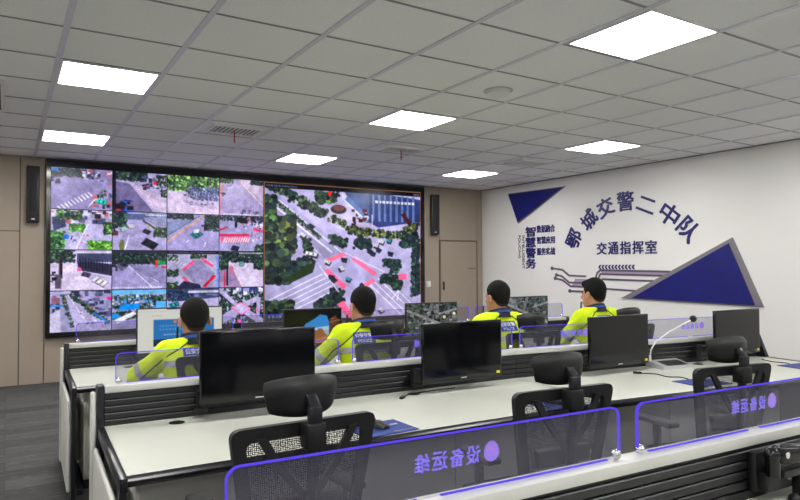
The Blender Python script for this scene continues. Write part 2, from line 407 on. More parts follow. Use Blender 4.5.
# ------------------------------------------------------------------ pictures
class Canvas:
    def __init__(s, w, h, col, seed=0):
        w *= 2; h *= 2
        s.w, s.h = w, h; s.a = np.zeros((h, w, 3)); s.a[:] = col
        s.rng = np.random.default_rng(seed)
        s.X, s.Y = np.meshgrid((np.arange(w) + .5) / w, (np.arange(h) + .5) / h)
    def mask(s, pts):
        m = np.zeros((s.h, s.w), bool); n = len(pts)
        for i in range(n):
            x0, y0 = pts[i]; x1, y1 = pts[(i + 1) % n]
            if y0 == y1: continue
            c = ((y0 > s.Y) != (y1 > s.Y)) & (s.X < (x1 - x0) * (s.Y - y0) / (y1 - y0) + x0); m ^= c
        return m
    def poly(s, pts, col, al=1.0):
        m = s.mask(pts); s.a[m] = s.a[m] * (1 - al) + np.array(col) * al; return s
    def rect(s, x0, y0, x1, y1, col, al=1.0): return s.poly([(x0, y0), (x1, y0), (x1, y1), (x0, y1)], col, al)
    def line(s, p, q, w, col, al=1.0):
        dx, dy = q[0] - p[0], q[1] - p[1]; l = math.hypot(dx, dy) or 1; nx, ny = -dy / l * w / 2, dx / l * w / 2
        return s.poly([(p[0] + nx, p[1] + ny), (q[0] + nx, q[1] + ny), (q[0] - nx, q[1] - ny), (p[0] - nx, p[1] - ny)], col, al)
    def ell(s, cx, cy, rx, ry, col, al=1.0):
        i0, i1 = max(0, int((cx - rx) * s.w) - 1), min(s.w, int((cx + rx) * s.w) + 2); j0, j1 = max(0, int((cy - ry) * s.h) - 1), min(s.h, int((cy + ry) * s.h) + 2)
        if i1 <= i0 or j1 <= j0: return s
        X, Y, A = s.X[j0:j1, i0:i1], s.Y[j0:j1, i0:i1], s.a[j0:j1, i0:i1]
        m = ((X - cx) / rx) ** 2 + ((Y - cy) / ry) ** 2 < 1; A[m] = A[m] * (1 - al) + np.array(col) * al; return s
    def trees(s, x0, y0, x1, y1, n, r, dark=(34, 48, 44), light=(92, 126, 66)):
        d, l = np.array(dark), np.array(light)
        asp = s.w / s.h; r = r * .40; n = int(n * 4.2)
        for i in range(n):
            f = s.rng.random(); cx = s.rng.uniform(x0, x1); cy = s.rng.uniform(y0, y1); rr = r * s.rng.uniform(.5, 1.2)
            s.ell(cx, cy, rr, rr * asp, (d + (l - d) * f * f) * s.rng.uniform(.7, 1.45) + np.array([10, 6, 20]))
        return s
    def path_trees(s, pts, n, r, **k):
        for i in range(len(pts) - 1):
            for j in range(n):
                t = j / n; x = pts[i][0] + (pts[i + 1][0] - pts[i][0]) * t; y = pts[i][1] + (pts[i + 1][1] - pts[i][1]) * t
                s.trees(x - r * .6, y - r * .6, x + r * .6, y + r * .6, 4, r * .6, **k)
        return s
    def clutter(s, x0, y0, x1, y1, n, r, cols):
        for i in range(n):
            c = cols[s.rng.integers(len(cols))]; x = s.rng.uniform(x0, x1); y = s.rng.uniform(y0, y1)
            w = r * s.rng.uniform(.4, 1.4); h = r * s.rng.uniform(.4, 1.6); s.rect(x - w, y - h, x + w, y + h, c)
        return s
    def zebra(s, p, q, wid, n, col, dirv):
        for i in range(n):
            t = (i + .5) / n; x = p[0] + (q[0] - p[0]) * t; y = p[1] + (q[1] - p[1]) * t
            s.line((x, y), (x + dirv[0], y + dirv[1]), wid, col)
        return s
    def car(s, cx, cy, l, w, ang, col):
        c, sn = math.cos(ang), math.sin(ang)
        def R(u, v): return (cx + (u * c - v * sn), cy + (u * sn + v * c))
        s.poly([R(-l + .01, w + .015), R(l + .01, w + .015), R(l + .01, -w), R(-l, -w)], (70, 66, 80))
        s.poly([R(-l, -w), R(l, -w), R(l, w), R(-l, w)], col)
        s.poly([R(-l * .55, -w * .8), R(l * .5, -w * .8), R(l * .5, w * .8), R(-l * .55, w * .8)], (np.array(col) * .45 + 20)); s.poly([R(-l * .32, -w * .7), R(l * .2, -w * .7), R(l * .2, w * .7), R(-l * .32, w * .7)], np.minimum(np.array(col) * 1.1 + 8, 250)); return s
    def stamp(s, x0, x1, y, h, col=(240, 240, 250)):
        x = x0
        while x < x1:
            w = s.rng.uniform(.5, 1) * h; s.rect(x, y - h / 2, x + w, y + h / 2, col, .85); x += w * 1.45
        return s
    def lowfreq(s, nx, ny):
        g = s.rng.uniform(-1, 1, (ny + 2, nx + 2)); x = s.X * nx; y = s.Y * ny; i = x.astype(int); j = y.astype(int); fx, fy = x - i, y - j
        fx = fx * fx * (3 - 2 * fx); fy = fy * fy * (3 - 2 * fy)
        return (g[j, i] * (1 - fx) + g[j, i + 1] * fx) * (1 - fy) + (g[j + 1, i] * (1 - fx) + g[j + 1, i + 1] * fx) * fy
    def done(s, noise=9, tex=1.0):
        m = 1 + tex * (.07 * s.lowfreq(5, 4) + .08 * s.lowfreq(14, 10) + .07 * s.lowfreq(40, 30))
        a = s.a * m[:, :, None] + s.rng.normal(0, noise * 1.6, (s.h, s.w, 1))
        a = (a[0::2, 0::2] + a[1::2, 0::2] + a[0::2, 1::2] + a[1::2, 1::2]) / 4
        if tex:
            a = (a - 160) * 1.20 + 154
            a = a + (a - a.mean(-1, keepdims=True)) * .08
        return np.clip(a, 0, 255)

ROAD = (184, 174, 212); ROAD2 = (150, 142, 182); LINE = (236, 230, 250); PINK = (228, 96, 140); DK = (40, 42, 56); PALE = (214, 204, 232)
CL = [(60, 60, 76), (220, 214, 236), (120, 116, 150), (176, 168, 200), (90, 100, 140), (200, 120, 130)]
def feeds():
    F = []; W, Hh = 76, 57
    def N(col, i): return Canvas(W, Hh, col, 100 + i)
    c = N(ROAD2, 0); c.poly([(0, .3), (1, .25), (1, 1), (0, 1)], (158, 150, 192)); c.trees(0, .02, .55, .22, 60, .05, light=(66, 88, 66)); c.clutter(.5, .05, 1, .35, 40, .03, CL); c.rect(0, .02, .12, .1, (80, 140, 200)); c.clutter(0, .12, .14, .38, 10, .03, [(96, 90, 120), (60, 60, 80)])
    c.zebra((.08, .95), (.62, .55), .028, 10, LINE, (.07, .10)); c.line((.6, .92), (.72, .72), .02, LINE); c.clutter(.68, .45, 1, .95, 24, .03, CL); c.car(.82, .78, .085, .05, .3, (40, 196, 170)); c.trees(.8, .5, .9, .7, 8, .04); F.append(c)
    c = N(ROAD, 1); c.poly([(0, .25), (.3, .3), (.75, 1), (0, 1)], (122, 114, 150)); c.poly([(.35, .3), (1, .62), (1, 1), (.8, 1)], (200, 186, 214)); c.trees(.02, 0, .62, .22, 70, .06, light=(70, 92, 62)); c.clutter(.55, .08, 1, .4, 40, .03, CL); c.ell(.78, .25, .04, .05, (214, 40, 80)); c.trees(.8, .05, 1, .3, 20, .05); c.line((.42, .42), (.9, .8), .015, (228, 190, 210)); c.rect(0, 0, .06, 1, DK); c.clutter(.06, .7, .32, .98, 14, .05, [(190, 60, 90), (40, 60, 130), (60, 110, 210), (50, 46, 60)]); c.trees(.88, .4, 1, .6, 12, .04); F.append(c)
    c = N((206, 190, 222), 2); c.trees(0, 0, 1, .40, 190, .07, dark=(50, 74, 52), light=(140, 178, 100)); c.trees(.4, .3, 1, .62, 90, .05, dark=(66, 74, 100), light=(130, 140, 150)); c.poly([(0, .42), (.35, .5), (.8, .85), (1, .95), (1, 1), (0, 1)], (212, 196, 224)); c.clutter(.3, .45, 1, .75, 22, .025, [(150, 150, 190), (110, 110, 160), (90, 100, 130)]); c.line((.3, .66), (.7, .8), .05, (170, 160, 200), .7); F.append(c)
    c = N((176, 164, 204), 3); c.poly([(0, .1), (.1, .1), (.03, 1), (0, 1)], (200, 150, 170)); c.poly([(.42, .0), (1, .6), (1, 0)], (196, 182, 206)); c.line((.45, .05), (1, .72), .022, (240, 214, 190)); c.trees(0, 0, .3, .12, 30, .05); c.trees(.7, 0, 1, .12, 30, .06, light=(60, 80, 60)); c.line((.16, .2), (.28, .18), .06, (140, 130, 170)); c.clutter(0, .3, .12, .6, 6, .02, [DK]); c.clutter(.5, .85, .9, .95, 10, .03, [(110, 104, 140)]); c.stamp(.1, .9, .96, .03); F.append(c)
    c = N((190, 184, 220), 4); c.rect(0, 0, 1, .15, (214, 206, 236)); c.clutter(0, .0, 1, .35, 60, .04, CL); c.poly([(.02, .2), (.2, .15), (.25, .42), (.05, .55)], (80, 86, 120)); c.trees(.1, .02, .5, .25, 40, .05, light=(126, 178, 84)); c.trees(.3, .35, .55, .55, 34, .05, dark=(52, 92, 50), light=(140, 196, 90)); c.trees(0, .55, .22, 1, 50, .06, dark=(40, 70, 50), light=(110, 170, 80)); c.trees(.85, .3, 1, .6, 34, .05, light=(126, 190, 80)); c.trees(.6, .78, 1, 1, 50, .06, dark=(60, 110, 40), light=(160, 220, 90)); c.ell(.25, .68, .05, .06, (50, 130, 220)); c.clutter(.3, .6, .6, .9, 12, .02, CL); c.line((.6, .35), (.4, .98), .02, LINE); F.append(c)
    c = N((174, 166, 206), 5); c.rect(0, 0, 1, .22, (150, 160, 200)); c.trees(0, .02, .25, .42, 60, .06, light=(70, 100, 70)); c.rect(.25, .05, .8, .2, (104, 110, 150)); c.poly([(.55, .15), (1, .55), (1, .2), (.7, .1)], (150, 150, 180)); c.line((.55, .22), (1, .62), .05, (84, 84, 100)); c.line((.6, .3), (.95, .62), .02, (190, 200, 120)); c.trees(.75, .4, 1, .65, 30, .05); c.car(.2, .45, .05, .05, 1.2, (196, 214, 224)); c.car(.34, .38, .045, .05, 1.3, (226, 226, 236)); c.car(.62, .5, .07, .05, .5, (50, 52, 64)); c.car(.68, .82, .14, .09, .6, (40, 44, 62)); c.line((.3, .6), (.22, 1), .02, LINE); c.ell(.17, .88, .05, .16, (120, 122, 80)); c.clutter(0, .45, .08, .65, 8, .03, [DK, (120, 70, 80)]); c.stamp(.6, .98, .07, .035); F.append(c)
    c = N((168, 160, 204), 6); c.poly([(0, .25), (.6, .05), (.0, .65)], (140, 150, 184)); c.line((0, .76), (.68, .06), .03, (224, 176, 120)); c.line((0, .6), (.62, .04), .015, (90, 92, 120)); c.trees(0, 0, .5, .14, 40, .05, light=(70, 90, 80)); c.trees(.72, .02, 1, .45, 60, .05, light=(70, 92, 70)); c.car(.55, .55, .1, .08, -.7, (56, 130, 150)); c.poly([(.5, .42), (.62, .4), (.6, .5), (.5, .52)], (224, 236, 240)); c.line((.36, .78), (.42, .7), .02, LINE); c.line((.7, .9), (.74, .75), .015, LINE); c.clutter(.66, .3, .8, .4, 5, .04, [DK]); F.append(c)
    c = N((170, 164, 204), 7); c.trees(.02, .0, 1, .14, 50, .05, light=(60, 80, 66)); c.clutter(.5, .08, 1, .35, 40, .03, CL); c.poly([(0, .52), (.68, .5), (.68, .58), (0, .6)], (206, 60, 100)); c.poly([(.0, .62), (.7, .6), (.66, .74), (.04, .76)], (222, 120, 160)); c.zebra((.06, .76), (.66, .74), .025, 11, (246, 226, 240), (.05, -.13)); c.poly([(.0, .38), (.2, .3), (.2, .34), (0, .45)], (200, 70, 110)); c.poly([(.76, .3), (1, .4), (1, .48), (.76, .4)], (206, 80, 120)); c.clutter(.72, .4, 1, .7, 14, .025, [(176, 130, 170), (120, 90, 110), (226, 214, 236)]); c.trees(.8, .8, 1, 1, 20, .05); c.car(.36, .92, .07, .08, 1.9, (44, 50, 84)); c.ell(.37, .25, .03, .1, DK); c.clutter(.45, .05, .6, .15, 4, .05, [DK]); F.append(c)
    c = N((206, 194, 226), 8); c.poly([(0, .35), (.4, .4), (.9, 1), (0, 1)], (216, 204, 232)); c.poly([(.42, .25), (1, .35), (1, .65), (.45, .5)], (66, 66, 92)); c.rect(.42, .08, 1, .3, (84, 90, 120)); c.zebra((.45, .45), (1, .6), .012, 12, (30, 32, 46), (0, -.3)); c.poly([(.45, .55), (1, .68), (1, 1), (.9, 1)], (186, 178, 208)); c.trees(0, 0, .4, .3, 50, .06, light=(84, 108, 76)); c.rect(.14, .2, .2, .7, (60, 52, 58)); c.rect(.08, .6, .18, .95, (110, 100, 120)); c.clutter(0, .5, .12, .8, 8, .03, [DK, (70, 70, 90)]); c.car(.8, .78, .12, .07, .65, (226, 222, 236)); c.car(.57, .6, .07, .05, .4, (80, 76, 100)); c.ell(.46, .48, .04, .05, (220, 110, 170)); c.stamp(.42, .95, .06, .03); F.append(c)
    c = N((166, 158, 200), 9); c.trees(0, .05, 1, .34, 150, .06, dark=(28, 42, 36), light=(64, 92, 64)); c.rect(0, 0, 1, .07, (60, 64, 84)); c.poly([(.25, .35), (1, .45), (1, .85), (.9, .9)], (150, 144, 184)); c.line((.3, .4), (.75, .98), .015, LINE); c.line((.7, .7), (.85, .82), .015, LINE); c.clutter(0, .35, .25, .5, 10, .04, [(60, 62, 86), DK, (110, 104, 134)]); c.rect(.78, .25, .82, .42, (220, 60, 60)); c.rect(.82, .27, .98, .36, (40, 150, 90)); c.rect(.9, .4, 1, .46, (210, 60, 70)); c.stamp(.0, .9, .95, .03); F.append(c)
    c = N((176, 172, 204), 10); c.rect(0, 0, 1, .09, (34, 34, 44)); c.stamp(.05, .95, .045, .03, (120, 118, 140)); c.trees(.02, .12, .2, .25, 16, .05); c.trees(.45, .1, .75, .2, 24, .05); c.trees(0, .5, .22, .68, 24, .05); c.trees(0, .85, .2, 1, 20, .06); c.poly([(.32, .55), (.6, .22), (.92, .6), (.6, 1)], (152, 146, 182)); c.line((.3, .52), (.52, .26), .06, PINK); c.line((.66, .2), (.88, .42), .06, PINK); c.line((.7, .97), (.92, .66), .07, (208, 46, 90)); c.line((.3, .7), (.5, .96), .06, PINK); 
    for q in range(6): c.line((.02 + .05 * q, .22 + .05 * q), (.1 + .05 * q, .12 + .04 * q), .01, LINE)
    c.poly([(.16, 1), (.32, .8), (.62, .9), (.66, 1)], (60, 60, 84)); c.rect(.95, .12, 1, 1, (140, 160, 226)); F.append(c)
    c = N((212, 200, 228), 11); c.poly([(0, .55), (.3, .4), (.5, 1), (0, 1)], (160, 140, 176)); c.trees(0, .0, 1, .3, 150, .06, dark=(24, 36, 34), light=(70, 98, 74)); c.trees(0, .25, .2, .5, 30, .06); c.trees(.78, .25, 1, .5, 30, .06, light=(80, 112, 76)); c.rect(.11, .55, .14, .98, (222, 40, 80)); c.rect(.16, .4, .2, .95, DK); c.line((.32, .5), (.52, 1), .02, (236, 200, 190)); c.ell(.5, .36, .07, .08, (120, 150, 160)); c.rect(.24, .4, .3, .6, (200, 120, 150)); c.stamp(.45, .98, .05, .03); F.append(c)
    c = N((168, 164, 200), 12); c.clutter(0, 0, 1, .6, 90, .05, [(110, 110, 150), (70, 76, 100), (160, 158, 196), (150, 110, 130)]); c.poly([(.22, .02), (.3, .02), (.9, .98), (.42, .98)], (186, 178, 214)); c.path_trees([(.3, .1), (.98, .85)], 14, .07); c.path_trees([(.2, .1), (.38, .95)], 10, .05); c.line((.26, .05), (.66, .95), .012, LINE); c.poly([(0, .55), (.16, .45), (.18, 1), (0, 1)], (206, 200, 226)); c.line((.7, .55), (.92, .78), .04, (70, 140, 210)); c.clutter(.4, .5, .8, .95, 12, .012, [DK, (240, 240, 246)]); c.ell(.96, .2, .05, .04, (230, 60, 160)); c.rect(.02, .33, .22, .38, (80, 150, 220)); F.append(c)
    c = N((170, 166, 204), 13); c.rect(0, 0, 1, .12, (126, 184, 226)); c.trees(0, .14, 1, .5, 110, .05, light=(84, 130, 84)); c.clutter(0, .15, 1, .5, 26, .03, [(206, 206, 226), (90, 150, 220), (150, 150, 190)]); c.poly([(.15, .38), (.5, .35), (.5, .5), (.12, .52)], (42, 150, 230)); c.rect(.8, .32, 1, .55, (110, 180, 236)); c.trees(0, .55, .6, .75, 60, .05, light=(80, 126, 76)); c.poly([(.05, .75), (.4, .55), (.45, .62), (.1, .85)], (226, 222, 236)); c.ell(.05, .66, .09, .06, (60, 160, 232)); c.poly([(0, 1), (.1, .85), (.5, .7), (1, .75), (1, 1)], (160, 152, 190)); F.append(c)
    c = N((182, 174, 212), 14); c.rect(0, 0, 1, .3, (84, 88, 122)); c.clutter(0, .05, 1, .3, 40, .04, [(54, 60, 84), (120, 122, 160), (60, 90, 110)]); c.trees(0, .05, .5, .35, 40, .06, dark=(40, 48, 70), light=(66, 96, 90)); c.rect(.4, .06, 1, .12, (200, 196, 222)); c.poly([(0, .36), (1, .26), (1, 1), (0, 1)], (186, 178, 216)); c.car(.13, .42, .09, .06, -.3, (60, 140, 150)); F.append(c)
    c = N((186, 180, 216), 15); c.trees(0, 0, 1, 1, 170, .07, light=(74, 108, 70)); c.rect(.3, 0, 1, .14, (70, 84, 130)); c.clutter(.0, .0, 1, .2, 16, .04, [(160, 160, 200), (226, 220, 240)]); c.line((0, .05), (.4, .5), .1, ROAD); c.line((.5, .6), (1, 1), .16, ROAD); c.line((0, .92), (.45, .62), .2, ROAD); c.line((.55, .5), (.9, .3), .14, ROAD); c.line((.9, .3), (.86, 1), .08, ROAD); c.poly([(.28, .55), (.48, .42), (.7, .6), (.5, .76)], (196, 188, 222)); 
    for p, q in (((.28, .55), (.48, .42)), ((.48, .42), (.7, .6)), ((.7, .6), (.5, .76)), ((.28, .55), (.5, .76))): c.line(p, q, .025, (240, 120, 180))
    c.ell(.46, .93, .05, .05, (240, 110, 180)); c.ell(.85, .64, .03, .05, (240, 120, 180)); F.append(c)
    return [f.done(6) for f in F]

def main_feed():
    c = Canvas(250, 200, (190, 182, 220), 7); asp = 1.25
    # streets
    c.poly([(0, .05), (.05, .05), (.52, .52), (.3, .55), (.0, .2)], (176, 170, 208))
    c.line((.02, .13), (.40, .50), .012, LINE); c.line((.08, .12), (.46, .5), .006, LINE); c.line((.0, .16), (.33, .52), .006, LINE)
    c.poly([(0, .82), (.3, .58), (.46, .72), (.30, .98), (0, 1)], (172, 166, 202))
    for q in range(5): c.line((.0, .86 + .04 * q), (.34 + .02 * q, .66 + .03 * q), .006, LINE)
    c.poly([(.55, .5), (.7, .45), (.9, .34), (1, .36), (1, .6), (.8, .7), (.62, .62)], (184, 178, 214))
    c.poly([(.6, .62), (.72, .6), (1, .88), (1, 1), (.72, 1), (.52, .85)], (182, 174, 210))
    for q in range(4): c.line((.62 + .03 * q, .72 - .02 * q), (.86 + .05 * q, 1), .006, LINE)
    # plaza, building
    c.poly([(.34, .15), (.6, .12), (.64, .3), (.42, .32)], (196, 188, 220)); c.ell(.44, .17, .05, .035, (70, 74, 70)); c.ell(.44, .16, .035, .02, (140, 90, 100))
    c.poly([(.46, .0), (.66, .0), (.66, .27), (.60, .26)], (96, 110, 150)); c.poly([(.46, .03), (.64, .22), (.62, .26), (.46, .09)], (206, 206, 230)); c.poly([(.64, .02), (1, .06), (1, .24), (.7, .3), (.64, .26)], (70, 82, 130))
    for q in range(8): c.rect(.66 + .04 * q, .04, .675 + .04 * q, .25, (116, 134, 180))
    c.poly([(.50, .06), (.62, .2), (.60, .22), (.48, .09)], (110, 130, 176))
    c.clutter(.53, .17, .62, .3, 16, .012, [(60, 40, 50), (110, 60, 70), (190, 180, 200)])
    c.line((.42, .30), (.66, .36), .02, (214, 206, 230)); c.line((.87, .18), (.97, .34), .03, (90, 50, 60)); c.line((.66, .2), (.66, .3), .006, (210, 206, 226))
    # trees
    c.path_trees([(.02, .0), (.36, .22)], 16, .05, light=(92, 116, 70)); c.path_trees([(.05, .12), (.34, .4)], 20, .022)
    c.trees(0, .25, .17, .5, 120, .05, light=(110, 124, 60)); c.trees(0, .45, .14, .72, 120, .05, light=(84, 104, 62)); c.trees(0, .1, .06, .3, 30, .04)
    c.path_trees([(.40, .24), (.62, .37)], 8, .04, light=(120, 134, 60)); c.path_trees([(.52, .33), (.84, .36), (.98, .27)], 12, .045, light=(124, 136, 62))
    c.path_trees([(.33, .12), (.44, .04)], 8, .035, light=(80, 100, 60)); c.trees(.3, .05, .42, .12, 30, .03)
    c.path_trees([(.40, .40), (.48, .43)], 8, .05, light=(70, 96, 70)); c.path_trees([(.57, .43), (.63, .43)], 6, .055, light=(60, 84, 64)); c.path_trees([(.24, .42), (.26, .5)], 5, .04)
    c.path_trees([(.16, .62), (.26, .57)], 10, .06, light=(60, 84, 64)); c.poly([(.1, .7), (.3, .56), (.28, .65), (.16, .72)], (54, 70, 50))
    c.path_trees([(.32, .9), (.45, .82)], 10, .055, light=(66, 92, 62)); c.path_trees([(.42, .8), (.42, .92)], 6, .05, light=(66, 92, 62)); c.trees(.52, .85, .58, .95, 14, .03)
    c.path_trees([(.76, .58), (.83, .58), (.8, .64)], 8, .045, light=(62, 88, 62)); c.path_trees([(.74, .7), (.82, .72), (.84, .78)], 8, .05, light=(62, 88, 62))
    c.path_trees([(.88, .42), (.96, .36)], 8, .055, light=(56, 80, 60)); c.path_trees([(.97, .42), (.96, .85)], 16, .05, light=(60, 86, 66)); c.trees(0, .86, .16, 1, 60, .045, light=(84, 104, 62))
    # crossing
    c.poly([(.36, .64), (.48, .53), (.72, .68), (.56, .82)], (176, 170, 208))
    c.line((.37, .56), (.48, .51), .03, (240, 130, 158)); c.line((.53, .54), (.68, .67), .032, (240, 126, 160)); c.line((.36, .63), (.48, .77), .034, (240, 120, 156)); c.line((.56, .79), (.67, .71), .034, (240, 130, 160)); c.line((.84, .69), (.90, .69), .05, (240, 130, 170)); c.line((.45, .88), (.52, 1), .05, (240, 120, 160))
    c.line((.32, .6), (.44, .8), .01, PALE); c.line((.48, .50), (.74, .65), .01, PALE)
    for x, y, a, k in ((.37, .57, .5, 0), (.46, .62, 1.2, 0), (.50, .7, .5, 2), (.59, .75, .9, 1), (.39, .68, .3, 1), (.68, .44, .3, 0), (.64, .48, .6, 1), (.72, .41, .4, 0), (.70, .47, .6, 1), (.77, .4, .3, 2), (.66, .5, .4, 1), (.47, .55, .2, 1), (.22, .37, .7, 0), (.27, .3, .7, 1), (.72, .95, .9, 0), (.78, .5, .3, 1), (.41, .7, .8, 1)):
        c.car(x, y, .016, .011, a, [(236, 232, 244), (50, 54, 76), (90, 170, 190)][k])
    c.car(.27, .51, .035, .012, .25, (236, 232, 244)); c.line((.79, .87), (.84, .8), .008, LINE); c.line((.84, .8), (.83, .88), .008, LINE)
    c.ell(.385, .05, .012, .02, (230, 60, 60))
    c.stamp(.68, .96, .095, .022, (236, 240, 255)); c.stamp(.02, .18, .965, .02, (150, 160, 200))
    c.rect(0, 0, 1, .035, (26, 28, 44)); c.stamp(.01, .18, .018, .012, (120, 130, 160)); c.stamp(.95, .99, .018, .012, (140, 150, 170))
    return c.done(5)

def desktop_feed():
    c = Canvas(120, 68, (12, 12, 16), 3)
    c.poly([(.30, .62), (.36, .42), (.5, .3), (.62, .16), (.74, .2), (.8, .5), (.78, .62)], (54, 140, 214)); c.poly([(.3, .68), (.44, .56), (.78, .5), (.78, .8), (.5, .82)], (196, 222, 236), .8)
    c.poly([(.45, .78), (.5, .6), (.56, .62), (.6, .56), (.66, .58), (.7, .7), (.76, .8), (.74, .95), (.5, .98)], (150, 96, 60)); c.poly([(.5, .9), (.78, .76), (.88, .95), (.7, 1), (.5, 1)], (190, 120, 76))
    c.poly([(.78, .3), (.9, .2), (.98, .5), (.9, .8), (.78, .9)], (92, 60, 40)); c.clutter(.8, .3, .97, .8, 20, .025, [(60, 40, 30), (140, 92, 60)]); return c.done(2, 0)
def page_feed():
    c = Canvas(130, 74, (222, 222, 214), 5)
    c.rect(.33, .0, .75, .025, (30, 60, 110)); c.rect(.0, .06, 1, .065, (190, 190, 186)); c.stamp(.16, .28, .16, .015, (150, 150, 150)); c.rect(.18, .25, .9, .86, (24, 84, 156))
    c.poly([(.18, .25), (.9, .25), (.9, .6), (.18, .75)], (40, 116, 190)); c.rect(.18, .7, .9, .86, (22, 44, 70)); c.ell(.43, .31, .02, .035, (226, 120, 60)); c.stamp(.25, .8, .40, .03, (96, 176, 230)); c.stamp(.25, .75, .48, .03, (96, 176, 230)); c.stamp(.3, .5, .60, .025, (170, 214, 240))
    c.trees(.5, .6, .9, .75, 30, .03, dark=(16, 60, 100), light=(30, 120, 130)); return c.done(2, 0)
def map_feed(seed):
    c = Canvas(120, 68, (104, 108, 108), seed)
    c.trees(0, 0, 1, 1, 90, .05, dark=(34, 44, 40), light=(90, 108, 80)); c.clutter(0, 0, 1, 1, 60, .045, [(140, 142, 142), (84, 90, 92), (112, 116, 120), (60, 66, 66)]); c.line((0, .2), (1, .9), .07, (150, 150, 150)); c.line((.5, 0), (.3, 1), .06, (132, 134, 136)); c.line((.62, .35), (1, .2), .06, (150, 152, 150))
    for q in range(12): c.car(c.rng.random(), c.rng.random(), .03, .018, c.rng.random() * 3, [(40, 42, 44), (190, 190, 190)][q % 2])
    if seed == 21: c.ell(.74, .45, .03, .05, (236, 216, 170)); c.ell(.94, .35, .03, .05, (240, 226, 190))
    return c.done(8)

def picture(name, arr, x0, x1, z0, z1, y, m, parent):
    h, w, _ = arr.shape
    xs = np.linspace(x0, x1, w); zs = np.linspace(z1, z0, h)
    Xg, Zg = np.meshgrid(xs, zs); co = np.stack([Xg, np.full_like(Xg, y), Zg], -1).reshape(-1, 3)
    i = np.arange((h - 1) * (w - 1)); r = i // (w - 1); q = i % (w - 1); a = r * w + q
    fc = np.stack([a, a + w, a + w + 1, a + 1], -1)
    me = bpy.data.meshes.new(name); me.from_pydata(co.tolist(), [], fc.tolist())
    at = me.color_attributes.new('picture', 'FLOAT_COLOR', 'POINT')
    cl = np.ones((h * w, 4)); cl[:, :3] = s2l(arr.reshape(-1, 3)); at.data.foreach_set('color', cl.ravel().astype(np.float32))
    return obj(name, me, m, parent, smooth=False)

# video wall
VX0, VX1, VZ0, VZ1 = .475, 6.50, .655, 2.955
vw = thing('video_wall', 'huge LED video wall of traffic camera views on the taupe back wall', 'video wall', (3.5, YB, 0))
b = MB(); o = lambda x: x - 3.5
b.ring([(o(.44), .605), (o(6.555), .605), (o(6.555), 3.018), (o(.44), 3.018)], [(o(.49), .668), (o(6.488), .668), (o(6.488), 2.928), (o(.49), 2.928)], -.085, -.002); b.build('frame', 'blackgloss', vw, smooth=False)
b = MB(); b.box(o(.485), o(6.495), -.05, -.002, .66, 2.935); b.build('back_panel', 'black', vw, smooth=False)
FX = [.492, 1.26, 2.00, 2.77, 3.478]; FZ = [2.926, 2.35, 1.795, 1.235, .67]
fs = feeds()
for r in range(4):
    for q in range(4):
        picture('video_feed', fs[r * 4 + q], o(FX[q] + .006), o(FX[q + 1] - .006), FZ[r + 1] + .006, FZ[r] - .006, -.056, 'pictureTV', vw)
picture('main_video', main_feed(), o(3.500), o(6.478), .676, 2.90, -.056, 'pictureTV', vw)
b = MB(); b.ring([(o(3.484), .670), (o(6.486), .670), (o(6.486), 2.915), (o(3.484), 2.915)], [(o(3.497), .675), (o(6.480), .675), (o(6.480), 2.903), (o(3.497), 2.903)], -.058, -.052)
b.build('video_border', mat_emit('video_border', (150, 110, 80), .8), vw, smooth=False)

# wall speakers + switch
def speaker(x, z0, z1, label, tilt):
    t = thing('wall_speaker', label, 'speaker', (x, YB, z0), 0, 'column speakers beside the video wall')
    h = z1 - z0; T = Matrix.Translation((0, -.07, 0)) @ Matrix.Rotation(tilt, 4, 'Z')
    b = MB(); b.box(-.075, .075, -.06, .055, 0, h, T, bev=.008); b.build('cabinet', 'black', t)
    b = MB(); b.box(-.045, .045, -.066, -.058, .14, h - .1, T, bev=.003); b.build('grille', 'rubber', t)
    b = MB(); b.box(-.02, .02, -.063, -.059, .035, .05, T); b.build('badge', 'silver', t, smooth=False)
    b = MB(); b.box(-.02, .02, -.03, 0, h * .4, h * .6); b.build('bracket', 'frame', t)
speaker(.287, 2.155, 2.905, 'black column speaker on the wall left of the video wall', .0)
speaker(6.80, 2.14, 2.885, 'black column speaker on the wall between video wall and door', -.35)
t = thing('light_switch', 'small white light switch plate on the taupe wall beside the door', 'light switch', (6.69, YB, 1.22))
b = MB(); b.box(-.05, .05, -.012, 0, -.055, .055, bev=.004); b.build('plate', 'white', t)
b = MB(); b.box(-.03, .03, -.018, -.01, -.035, .035, bev=.003); b.build('rocker', 'paper', t)

# ------------------------------------------------------------------ right wall graphics
TW = Matrix(((0, 0, -1, 0), (-1, 0, 0, 0), (0, 1, 0, 0), (0, 0, 0, 1)))     # text plane -> facing -X
def sign_text(body, y, z, w, h, m, parent, rot=0.0, name='character', depth=.012, thick=.02):
    me = text_mesh(body, w, h, thick, .5)
    co = np.zeros(len(me.vertices) * 3); me.vertices.foreach_get('co', co); co = co.reshape(-1, 3); co[:, 2] *= depth; co[:, 2] += depth / 2
    me.vertices.foreach_set('co', co.ravel())
    me.transform(Matrix.Translation((XR, y, z)) @ TW @ Matrix.Rotation(rot, 4, 'Z'))
    pl = parent.location; me.transform(Matrix.Translation((-pl[0], -pl[1], -pl[2])))
    return obj(name, me, m, parent, smooth=False)
def wallpoly(b, pts, x0, x1, base): b.prism([(p[0] - base[1], p[1] - base[2]) for p in pts], x0 - base[0], x1 - base[0], axis='x')
def tri(label, outer, inner):
    base = (XR, sum(p[0] for p in outer) / 3, sum(p[1] for p in outer) / 3)
    t = thing('wall_panel', label, 'wall art', base)
    b = MB(); wallpoly(b, outer, XR - .02, XR, base); b.build('backing', 'greyedge', t, smooth=False)
    b = MB(); wallpoly(b, inner, XR - .035, XR - .019, base); b.build('face', 'navy', t, smooth=False)
